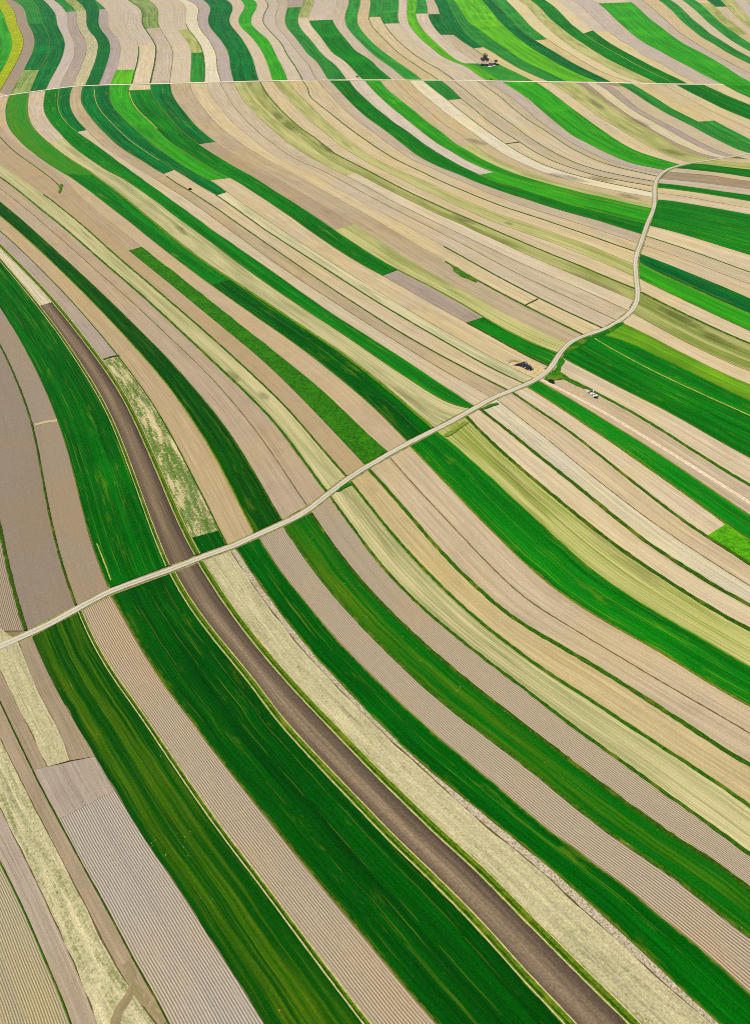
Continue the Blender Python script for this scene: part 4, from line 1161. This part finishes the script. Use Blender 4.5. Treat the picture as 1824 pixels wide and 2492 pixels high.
# ---------------------------------------------------------------- balks, ditches, farm tracks between the fields
SIDE = {'t': 'beyond straight lane', 'm': 'above winding lane', 'n': 'below winding lane'}
RIB = RIBBONS.strip().splitlines()
have = {l.split()[0] for l in RIB}
for text in (BANDS_T, BANDS_M, BANDS_N):
    L_ = [l.split() for l in text.strip().splitlines()]
    for p, q in zip(L_, L_[1:]):
        if p[1] == q[0] and p[1] not in have and 'b' not in p[1][1:] and 'c' not in p[1][1:] and not any(w.startswith(('crop', 'mottle', 'passes')) for w in p + q):
            RIB.append(f'{p[1]} dark 0.5 0')
for line in RIB:
    f = line.split()
    cn, style, w, off = f[0], f[1], float(f[2]), float(f[3])
    P, G = CUR[cn]
    if len(f) > 4:
        i0, i1 = nearest(P, pt(f[4])), nearest(P, pt(f[5]))
        P, G = P[i0:i1 + 1], G[i0:i1 + 1]
    nb = sorted(set(BORDER.get(cn, [0])))
    where = (f'between {ORD(nb[0])} and {ORD(nb[-1])} strips ' if len(nb) > 1 else f'on {ORD(nb[0])} strip ') + SIDE.get(cn[0], '')
    if style in ('balk', 'lush', 'verge'):
        c = {'balk': (50, 92, 4), 'lush': (92, 140, 22), 'verge': (112, 124, 26)}[style]
        c = tuple(v * rng.uniform(0.9, 1.1) for v in c)
        o = ribbon('grass_balk', G, w * 0.88, 0.36, MG, alb(c), off, jit=0.12, dome=0.15)
        tag(o, {'balk': 'dark green grass balk ', 'lush': 'light green grass balk ', 'verge': 'thin yellowish grass balk '}[style] + where, 'grass balk', 'grass balks between strips')
    elif style == 'dark':
        o = ribbon('boundary_furrow', G, w, 0.09, MD, alb((100, 88, 50)), off, jit=0.25, dome=0.02)
        tag(o, 'thin brown boundary furrow ' + where, 'boundary furrow', 'thin furrows between strips')
    elif style == 'pale':
        o = ribbon('dry_grass', G, w, 0.36, MD, alb((168, 172, 80)), off, jit=0.25, dome=0.05)
        tag(o, kind='stuff')
    elif style == 'faint':
        o = ribbon('dry_grass', G, w, 0.33, MG, alb((112, 142, 40)), off, jit=0.5, dome=0.02)
        tag(o, kind='stuff')
    elif style in ('thin', 'thinolive'):
        o = ribbon('grass', G, w, 0.34, MG, alb((34, 124, 12) if style == 'thin' else (96, 122, 16)), off, jit=0.3, dome=0.04)
        tag(o, kind='stuff')
    elif style == 'track':
        o = ribbon('path', G, w, 0.30, MG, alb((86, 116, 14)), off, jit=0.06, dome=0.12)
        tag(o, kind='structure')
        for sgn in (-1, 1):
            ribbon('wheel_rut', G, 0.36, 0.50, MD, alb((200, 184, 132)), off + sgn * w * 0.40, jit=0.15, dome=0.03, parent=o)
        ribbon('dark_grass_line', G, 0.45, 0.48, MG, alb((36, 74, 6)), off + 0.12 * w, jit=0.25, dome=0.05, parent=o)
    elif style == 'road':
        o = ribbon('path', G, w, 0.16, MD, alb((214, 192, 154)), off, jit=0.05, dome=0.03)
        tag(o, kind='structure')
        for sgn in (-1, 1):
            ribbon('wheel_rut', G, 0.5, 0.22, MD, alb((232, 214, 182)), off + sgn * 0.7, jit=0.1, dome=0.02, parent=o)

# ---------------------------------------------------------------- patches of land with an outline of their own
def blob(name, s, zoff, mat, color, jit=0.5, parent=None, dome=0.0, skirt=0.5):
    P = parse_poly(s)
    G = to_ground(P[:, 0], P[:, 1])
    G = resample(np.vstack([G, G[:1]]), step=1.2)[:-1]
    n = len(G)
    G = G + smooth(np.vstack([nrng.randn(n, 2)]), 1.0)[:n] * jit
    c = G.mean(0)
    V, UV = [], []
    rings = (1.0, 0.93, 0.6, 0.25)
    for k, r in enumerate(rings):
        Q = c + (G - c) * r
        z = hgt(Q[:, 0], Q[:, 1]) + zoff + dome * (1 - r * r)
        V.append(np.concatenate([Q, z[:, None]], -1)); UV.append(Q)
    low = V[0].copy(); low[:, 2] -= zoff + skirt
    V = np.vstack(V + [low, [[c[0], c[1], float(hgt(c[0], c[1])) + zoff + dome]]])
    K = len(rings)
    F = []
    for i in range(n):
        j = (i + 1) % n
        for k in range(K - 1):
            F.append((k * n + i, k * n + j, (k + 1) * n + j, (k + 1) * n + i))
        F.append((K * n + i, K * n + j, j, i))
        F.append(((K - 1) * n + i, (K - 1) * n + j, (K + 1) * n))
    a, b, d = V[F[0][0]], V[F[0][1]], V[F[0][2]]
    if np.cross(b - a, d - a)[2] < 0: F = [f[::-1] for f in F]
    o = mesh_obj(name, V, F, mat, {'UVMap': V[:, :2], 'edge': np.full((len(V), 2), 0.5)}, parent)
    o.color = color
    return o


def parse_poly(s):
    T, out = None, []
    for tok in s.split():
        if tok in TILES: T = TILES[tok]; continue
        x, y = map(float, tok.split(','))
        out.append((T[0] + x / T[2], T[1] + y / T[2]))
    return np.array(out)


GRN = alb((44, 110, 10))
for s, c, lab, z in (
        ('N 75,898 130,915 190,960 260,1005 320,1048 330,1068 260,1040 170,1005 100,955', (58, 112, 16), 'small lens of rough scrub on a balk among bare strips above winding lane', 0.6),
        ('S 1092,888 1120,850 1150,760 1185,745 1215,775 1180,840 1165,885 1130,900', (40, 118, 10), 'green grass corner at the bend of winding lane, beside bare tan strip', 0.32),
        ('S 1005,962 1060,900 1120,885 1170,890 1300,985 1420,1050 1400,1062 1290,1010 1190,940 1120,925 1075,950 1040,985', (48, 116, 12), 'grassy tongue around the bare dirt yard beside winding lane', 0.33),
        ('S 1200,700 1240,650 1290,605 1330,580 1400,548 1450,533 1500,520 1560,498 1620,470 1690,430 1740,402 1800,390 1810,405 1760,440 1700,480 1600,530 1500,560 1400,600 1300,650 1250,700 1215,735', (22, 104, 10), 'green crop headland hugging the outer bend of winding lane', 0.305),
        ('V 1255,745 1300,715 1375,668 1392,690 1350,715 1290,750', (40, 108, 8), 'dark grass headland at lane end of a pale olive strip', 0.4),
        ('W 610,275 690,225 790,160 830,170 760,215 680,270 640,290', (118, 138, 48), 'grass headland at lane end of a wide olive striped field', 0.4),
        ('W 930,50 1000,15 1060,0 1075,12 1010,40 955,60', (56, 110, 18), 'short grass wedge where a cream strip meets winding lane', 0.36),
        ('S 1040,978 1062,970 1095,990 1105,1005 1080,1008 1052,995', (44, 66, 34), 'dark low bramble clump at corner of the dirt yard', 0.9),
        ('K 590,95 620,75 636,84 620,130 608,170 592,165 600,130', (62, 112, 14), 'short green kink of balk ending in bare soil near west edge', 0.5)):
    o = blob('grass_patch', s, z, MG, alb(c), jit=0.35, dome=0.15)
    tag(o, lab, 'grass patch', 'rough grass patches')

# bare worn earth
for nm, s, c, z in (
        ('worn_earth', 'S 1085,950 1160,935 1240,985 1330,1030 1420,1085 1421,1130 1330,1120 1200,1060 1110,1010', (190, 166, 132), 0.10),
        ('worn_earth', 'S 640,790 900,790 1020,870 960,930 900,950 800,900 700,850', (206, 182, 128), 0.09),
        ('worn_earth', 'D 430,662 520,650 545,642 530,655 480,672 440,675', (224, 214, 190), 0.42)):
    tag(blob(nm, s, z, MD, alb(c), jit=0.6, dome=0.02), kind='structure')

# thin, yellowed spots and stony spots inside the crops
SPOTS = '''
d 500,8|8,4,6 d 520,22|8,4,5 d 735,108|9,3,6 d 760,140|7,3,9 d 790,158|9,4,6 d 815,165|8,4,8 d 835,185|6,5,10 d 850,220|6,4,9 d 862,245|7,3,5 d 700,125|6,2,3
a 1205,628|7,4,6 e 30,605|6,3,5 d 1545,545|4,3,6 d 1580,600|5,3,7 d 985,672|6,3,4 d 1450,312|3,2,4 e 345,925|10,2,2 e 270,890|8,4,6 d 920,755|4,3,4
f 680,530|8,4,5 c 1455,712|12,4,3 R 925,705|9,3,4 F 955,790|9,2,3 F 1035,845|10,2,3 B 670,272|10,2,3 P 395,838|6,2,3 U 725,95|8,5,4 f 485,375|6,2,2
'''
r2 = random.Random(5)
for tok in SPOTS.replace('\n', ' ').split(' '):
    if not tok: continue
    if len(tok) == 1: T = tok; continue
    xy, sz = tok.split('|')
    x, y = map(float, xy.split(',')); wx, wy, n_ = map(float, sz.split(','))
    pts = []
    for k in range(10):
        a = k / 10 * 2 * math.pi
        rr = r2.uniform(0.55, 1.0)
        pts.append(f'{x + math.cos(a) * wx * rr:.1f},{y + math.sin(a) * wy * rr:.1f}')
    o = blob('thin_spot', T + ' ' + ' '.join(pts), 0.40, MD, alb((186, 184, 112)), jit=0.25)
    tag(o, kind='structure'); o.name = 'worn_earth'

# pale crossing track and short cross balks
for s, st, w in (('U 295,188 330,180 400,160 480,148', 'pale', 2.2), ('S 815,218 880,185 940,155', 'dark', 0.8), ('I 622,662 690,652 755,645', 'dark', 1.6),
                 ('P 1040,765 1130,735 1200,728', 'balk', 1.2), ('K 1300,745 1370,735 1425,710', 'balk', 1.0)):
    P = resample(parse_poly(s), step=2)
    G = to_ground(P[:, 0], P[:, 1])
    if st == 'pale':
        tag(ribbon('path', G, w, 0.16, MD, alb((196, 178, 128)), 0, jit=0.2, dome=0.02), kind='structure')
    else:
        o = ribbon('grass_balk', G, w, 0.38, MG, alb((66, 98, 14) if st == 'balk' else (84, 88, 30)), 0, jit=0.2, dome=0.1)
        tag(o, {'S': 'short dark cross balk between two tan strips above the silage heap', 'I': 'short dark cross balk linking two long balks below straight lane',
                'P': 'short cross balk at head of the patchy straw strip', 'K': 'short cross balk at head of the mottled lime strip'}[s[0]], 'grass balk', 'short cross balks')

# tractor turning loops of bare soil through the straw in the near corner
for s in ('g 830,1290 870,1370 880,1440 850,1520 800,1590 770,1650 755,1720', 'g 880,1400 900,1470 960,1530 1030,1600 1090,1690'):
    P = smooth(resample(parse_poly(s), step=2), 4)
    tag(ribbon('path', to_ground(P[:, 0], P[:, 1]), 2.4, 0.17, MAT['soil'], alb((174, 154, 124)), 0, jit=0.12, dome=0.02), kind='structure')

# ---------------------------------------------------------------- trees by the straight lane
BARK = flat_mat('bare_bark', (104, 96, 98), 0.9, 0.2, 3.0)
TWIG = flat_mat('bare_twigs', (134, 126, 130), 0.95, 0.25, 2.0)


def place(px, py):
    g = to_ground(np.array([px]), np.array([py]))[0]
    return float(g[0]), float(g[1]), float(hgt(g[0], g[1]))


def limb(V, F, p, q, r0, r1, sides=5):
    p, q = np.array(p, float), np.array(q, float)
    d = q - p; L = np.linalg.norm(d)
    if L < 1e-6: return
    d /= L
    a = np.cross(d, [0, 0, 1]) if abs(d[2]) < 0.95 else np.cross(d, [1, 0, 0])
    a /= np.linalg.norm(a); b = np.cross(d, a)
    k = len(V)
    for c, r in ((p, r0), (q, r1)):
        for i in range(sides):
            t = 2 * math.pi * i / sides
            V.append(c + (a * math.cos(t) + b * math.sin(t)) * r)
    for i in range(sides):
        j = (i + 1) % sides
        F.append((k + i, k + j, k + sides + j, k + sides + i))


def tree(name, px, py, H, spread, seed, label, upright=0.7, green=None):
    r = random.Random(seed)
    x, y, z = place(px, py)
    root = bpy.data.objects.new(name, None); col.objects.link(root); root.location = (x, y, z)
    tag(root, label, 'tree', 'trees by the straight lane')
    Vt, Ft, Vc, Fc = [], [], [], []

    def grow(p, d, L, rad, depth):
        q = p + d * L
        big = depth <= 1
        limb(Vt if big else Vc, Ft if big else Fc, p, q, rad, rad * 0.62, 6 if big else 3)
        if depth >= 5: return
        n = 4 if depth < 3 else 5
        for _ in range(n):
            nd = d * upright + np.array([r.gauss(0, 1), r.gauss(0, 1), r.uniform(-0.1, 0.7)]) * spread
            nd /= np.linalg.norm(nd)
            grow(p + d * L * r.uniform(0.55, 1.0), nd, L * r.uniform(0.55, 0.85), max(0.09, rad * 0.6), depth + 1)
    grow(np.array([0, 0, -0.3]), np.array([r.uniform(-.05, .05), r.uniform(-.05, .05), 1.0]), H * 0.32, H * 0.018, 0)
    mesh_obj('trunk', Vt, Ft, BARK, parent=root)
    mesh_obj('crown', Vc, Fc, TWIG, parent=root)
    return root


def shrub(px, py, rad, h, seed, rgb, label):
    r = random.Random(seed)
    x, y, z = place(px, py)
    root = bpy.data.objects.new('shrub', None); col.objects.link(root); root.location = (x, y, z)
    tag(root, label, 'shrub', 'shrubs by the trees')
    V, F = [], []
    for _ in range(900):
        while True:
            p = np.array([r.uniform(-1, 1), r.uniform(-1, 1), r.uniform(0, 1)])
            if p[0] ** 2 + p[1] ** 2 + p[2] ** 2 < r.uniform(0.5, 1): break
        c = p * [rad, rad, h]
        s = r.uniform(0.2, 0.5)
        a = np.array([r.gauss(0, 1) for _ in range(3)]); a /= np.linalg.norm(a)
        b = np.cross(a, [r.gauss(0, 1) for _ in range(3)]); b /= np.linalg.norm(b)
        k = len(V)
        V += [c - a * s, c + b * s * 0.6, c + a * s, c - b * s * 0.6]
        F.append((k, k + 1, k + 2, k + 3))
    mesh_obj('foliage', V, F, flat_mat('shrub_leaves', rgb, 0.9, 0.3, 1.5), parent=root)
    Vs, Fs = [], []
    for _ in range(5):
        limb(Vs, Fs, (0, 0, -0.2), (r.uniform(-rad, rad) * .5, r.uniform(-rad, rad) * .5, h * .7), 0.09, 0.03)
    mesh_obj('stem', Vs, Fs, BARK, parent=root)


tree('bare_tree', 1176.5, 158.5, 17, 0.42, 3, 'tallest bare grey tree of the clump by straight lane', 1.0)
tree('bare_tree', 1170.5, 156.5, 12, 0.50, 5, 'bare grey tree at west end of the clump, beside the tallest', 0.8)
tree('bare_tree', 1180.5, 159.0, 13, 0.45, 8, 'slim bare tree just east of the tallest in clump', 0.9)
tree('bare_tree', 1205.5, 157.0, 9, 0.50, 13, 'small bare tree at east end of the clump beside shrubs', 0.8)
tree('bare_tree', 869.5, 191.5, 5, 0.55, 21, 'lone little bare bush-like tree at edge of straight lane', 0.7)
shrub(1172.5, 160.0, 3.6, 3.2, 31, (66, 84, 52), 'grey green shrub under the tall bare trees')
shrub(1202, 157.5, 3.4, 2.8, 32, (52, 74, 48), 'dark green shrub beside white shed by the small tree')
shrub(1209, 158.6, 3.0, 2.4, 33, (46, 78, 40), 'dark green shrub at far east of the tree clump')
shrub(1184, 160.8, 2.6, 2.6, 34, (70, 60, 66), 'purplish leafless shrub between tall trees and shed')

# small shed among the trees
x, y, z = place(1193, 159.3)
root = bpy.data.objects.new('shed', None); col.objects.link(root); root.location = (x, y, z); root.rotation_euler = (0, 0, 0.35)
tag(root, 'small white shed with grey roof among the bare trees', 'shed')
w, d, h = 2.6, 1.9, 2.0
V = [(-w, -d, -.3), (w, -d, -.3), (w, d, -.3), (-w, d, -.3), (-w, -d, h), (w, -d, h), (w, d, h), (-w, d, h), (-w, 0, h + 1.1), (w, 0, h + 1.1)]
F = [(0, 1, 5, 4), (2, 3, 7, 6), (1, 2, 6, 9, 5), (3, 0, 4, 8, 7)]
mesh_obj('wall', V, F, flat_mat('shed_wall', (222, 214, 204), 0.9, 0.08), parent=root)
e = 0.3
V = [(-w - e, -d - e, h - .15), (w + e, -d - e, h - .15), (w + e, 0, h + 1.2), (-w - e, 0, h + 1.2), (w + e, d + e, h - .15), (-w - e, d + e, h - .15)]
V += [(a, b, c + 0.12) for a, b, c in V]
F = [(0, 1, 2, 3), (3, 2, 4, 5), (6, 7, 8, 9), (9, 8, 10, 11), (0, 1, 7, 6), (4, 5, 11, 10), (1, 2, 8, 7), (2, 4, 10, 8), (3, 0, 6, 9), (5, 3, 9, 11)]
mesh_obj('roof', V, F, flat_mat('shed_roof', (150, 140, 140), 0.85, 0.15), parent=root)
mesh_obj('door', [(-.5, -d - .05, 0), (.5, -d - .05, 0), (.5, -d - .05, 1.7), (-.5, -d - .05, 1.7), (-.5, -d + .02, 0), (.5, -d + .02, 0), (.5, -d + .02, 1.7), (-.5, -d + .02, 1.7)],
         [(0, 1, 2, 3), (4, 5, 6, 7), (0, 1, 5, 4), (1, 2, 6, 5), (2, 3, 7, 6), (3, 0, 4, 7)], flat_mat('shed_door', (92, 70, 50)), parent=root)

# ---------------------------------------------------------------- silage heap under black sheeting, and sacks
BLACK = flat_mat('black_sheeting', (52, 52, 58), 0.6, 0.25, 0.8)
WHITE = flat_mat('white_film', (232, 232, 236), 0.6, 0.08, 1.0)
GREYF = flat_mat('grey_film', (150, 144, 158), 0.6, 0.2, 1.0)


def zp(s): return s


TILES['y'] = (1220, 860, 16.52); TILES['z'] = (1320, 900, 10.325)
hp = parse_poly('y 450,485 700,410 900,345 980,350 1060,440 1130,520 1290,640 1180,710 1060,700 950,640 850,590 740,540 640,510')
G = to_ground(hp[:, 0], hp[:, 1]); c = G.mean(0)
G = resample(np.vstack([G, G[:1]]), n=49)[:-1]
r = random.Random(9)
V, F = [], []
for k, (s, hh) in enumerate(((1.0, 0.02), (0.92, 0.7), (0.7, 1.35), (0.4, 1.7), (0.15, 1.8))):
    for g in G:
        q = c + (g - c) * s
        V.append((q[0], q[1], float(hgt(q[0], q[1])) + hh * r.uniform(0.8, 1.15) - (0.3 if k == 0 else 0)))
n = len(G)
for k in range(4):
    for i in range(n):
        j = (i + 1) % n
        F.append((k * n + i, k * n + j, (k + 1) * n + j, (k + 1) * n + i))
F.append(tuple(4 * n + i for i in range(n)))
heap = mesh_obj('silage_heap', V, F, BLACK, smooth_shade=True)
tag(heap, 'long low heap under black sheeting on tan soil by winding lane', 'heap')


def sack(px, py, L, W, H, ang, mat, label, dz=0.0, name='white_sack', group='sacks on the black heap', cat='sack'):
    x, y, z = place(px, py)
    V, F = [], []
    rr = random.Random(int(px * 31 + py * 17))
    nu, nv = 10, 6
    for j in range(nv + 1):
        v = math.pi * j / nv
        for i in range(nu):
            u = 2 * math.pi * i / nu
            sx = abs(math.cos(u)) ** 0.7 * (1 if math.cos(u) >= 0 else -1); sy = abs(math.sin(u)) ** 0.7 * (1 if math.sin(u) >= 0 else -1)
            k = math.sin(v) ** 0.6 * rr.uniform(0.92, 1.08)
            V.append((L / 2 * sx * k, W / 2 * sy * k, H / 2 * (1 - math.cos(v)) if j else 0))
    for j in range(nv):
        for i in range(nu):
            k = (i + 1) % nu
            F.append((j * nu + i, j * nu + k, (j + 1) * nu + k, (j + 1) * nu + i))
    o = mesh_obj(name, V, F, mat, smooth_shade=True)
    o.location = (x, y, z + dz); o.rotation_euler = (0, 0, ang)
    tag(o, label, cat, group)
    return o


def zz(s, tile):
    T = TILES[tile]; a, b = s
    return T[0] + a / T[2], T[1] + b / T[2]


for k, ((a, b), L, W, ang, m, dz) in enumerate([((760, 520), 1.1, .8, .3, 'w', .3), ((830, 560), 1.0, .7, 1.0, 'g', .3), ((940, 610), 1.3, .8, .2, 'w', .4), ((1000, 640), .9, .7, 2.0, 'g', .4),
                                                ((1080, 660), 1.3, .9, .6, 'w', .4), ((960, 490), 1.6, .6, -.4, 'w', 1.4), ((1060, 540), 1.7, .6, -.5, 'w', 1.2), ((1130, 510), 1.0, .6, .4, 'g', .9),
                                                ((1200, 610), 1.4, .9, -.3, 'w', .7), ((1100, 700), 1.1, .8, .1, 'w', .1), ((1230, 660), 1.0, .6, .9, 'g', .4), ((230, 390), 1.3, .9, .2, 'w', 0), ((320, 380), .9, .7, .9, 'g', 0),
                                                ((400, 470), 1.1, .8, .4, 'w', 0), ((1430, 700), 1.1, .9, .2, 'c', 0), ((1290, 820), 1.0, .7, .7, 'c', 0), ((1400, 880), .8, .6, 1.2, 'c', 0)]):
    px, py = zz((a, b), 'y')
    if m == 'c':
        lab = ['pale clod lump nearest winding lane end of the black heap', 'yellowish clod lump between black heap and lane', 'small pale clod lump at verge below black heap'][k - 14]
        sack(px, py, L, W, .5, ang, flat_mat('clod', (214, 192, 146)), lab, dz, 'earth_clod', 'clods by the heap', 'clod')
        continue
    lab = ('white' if m == 'w' else 'grey') + ' filled sack, ' + ORD(k + 1) + ' along the black heap counting from its ' + ('lower side' if k < 5 else 'top') if k < 11 else \
        {11: 'white sack lying alone west of the black heap', 12: 'small grey sack next to lone white sack west of heap', 13: 'white sack at pointed west tip of black heap'}[k]
    sack(px, py, L, W, .6, ang, WHITE if m == 'w' else GREYF, lab, dz)

for k, ((a, b), L, W, ang, m) in enumerate([((1140, 560), 1.8, 1.2, .2, 'w'), ((1200, 545), 1.2, .9, .8, 'g'), ((1270, 555), 1.2, 1.0, .3, 'w'), ((1210, 630), 1.8, 1.1, -.8, 'w'),
                                            ((1285, 625), 1.5, 1.1, -.3, 'w'), ((1290, 680), 2.2, 1.4, -.3, 'w'), ((1350, 660), 1.9, 1.3, -.8, 'w'), ((1320, 710), 2.6, 1.0, -.35, 'd'), ((1160, 600), 1.0, .8, .1, 'g')]):
    px, py = zz((a, b), 'z')
    mat = {'w': WHITE, 'g': GREYF, 'd': BLACK}[m]  # the dark one is the white sacks' cast shadow, built as a black lump
    sack(px, py, L, W, .9, ang, mat, f'{dict(w="white", g="grey", d="dark")[m]} sack, {ORD(k + 1)} in the white heap on dirt yard beside farm track', 0.05, 'white_sack' if m != 'd' else 'sack_shadow', 'sacks on the dirt yard')
# bushes on the balks
for s, rad, h, rgb, lab in ((('L', 425, 128), 1.6, 1.6, (60, 110, 20), 'single round green bush on a balk above winding lane'),
                            (('S', 1075, 990), 1.8, 1.5, (40, 52, 34), 'dark bush at corner of dirt yard near the lane'),
                            (('D', 470, 801), 1.6, 1.3, (52, 58, 36), 'small dark bush on verge of straight lane below the trees')):
    T = TILES[s[0]]
    shrub(T[0] + s[1] / T[2], T[1] + s[2] / T[2], rad, h, int(s[1]), rgb, lab)

# ---------------------------------------------------------------- the air
def haze(dens=0.00003, colr=(0.62, 0.74, 0.92)):
    x0, x1, y0, y1, z0, z1 = -2650, 2650, -350, 7100, -12.0, CAM_H + 6
    V = [(x0, y0, z0), (x1, y0, z0), (x1, y1, z0), (x0, y1, z0), (x0, y0, z1), (x1, y0, z1), (x1, y1, z1), (x0, y1, z1)]
    F = [(3, 2, 1, 0), (4, 5, 6, 7), (0, 1, 5, 4), (1, 2, 6, 5), (2, 3, 7, 6), (3, 0, 4, 7)]
    m = bpy.data.materials.new('air'); m.use_nodes = True
    nt = m.node_tree; nt.nodes.remove(nt.nodes['Principled BSDF'])
    pv = nt.nodes.new('ShaderNodeVolumePrincipled')
    pv.inputs['Color'].default_value = colr + (1,); pv.inputs['Density'].default_value = dens
    pv.inputs['Anisotropy'].default_value = 0.2
    nt.links.new(pv.outputs[0], nt.nodes['Material Output'].inputs['Volume'])
    tag(mesh_obj('haze', V, F, m), kind='stuff')


haze()
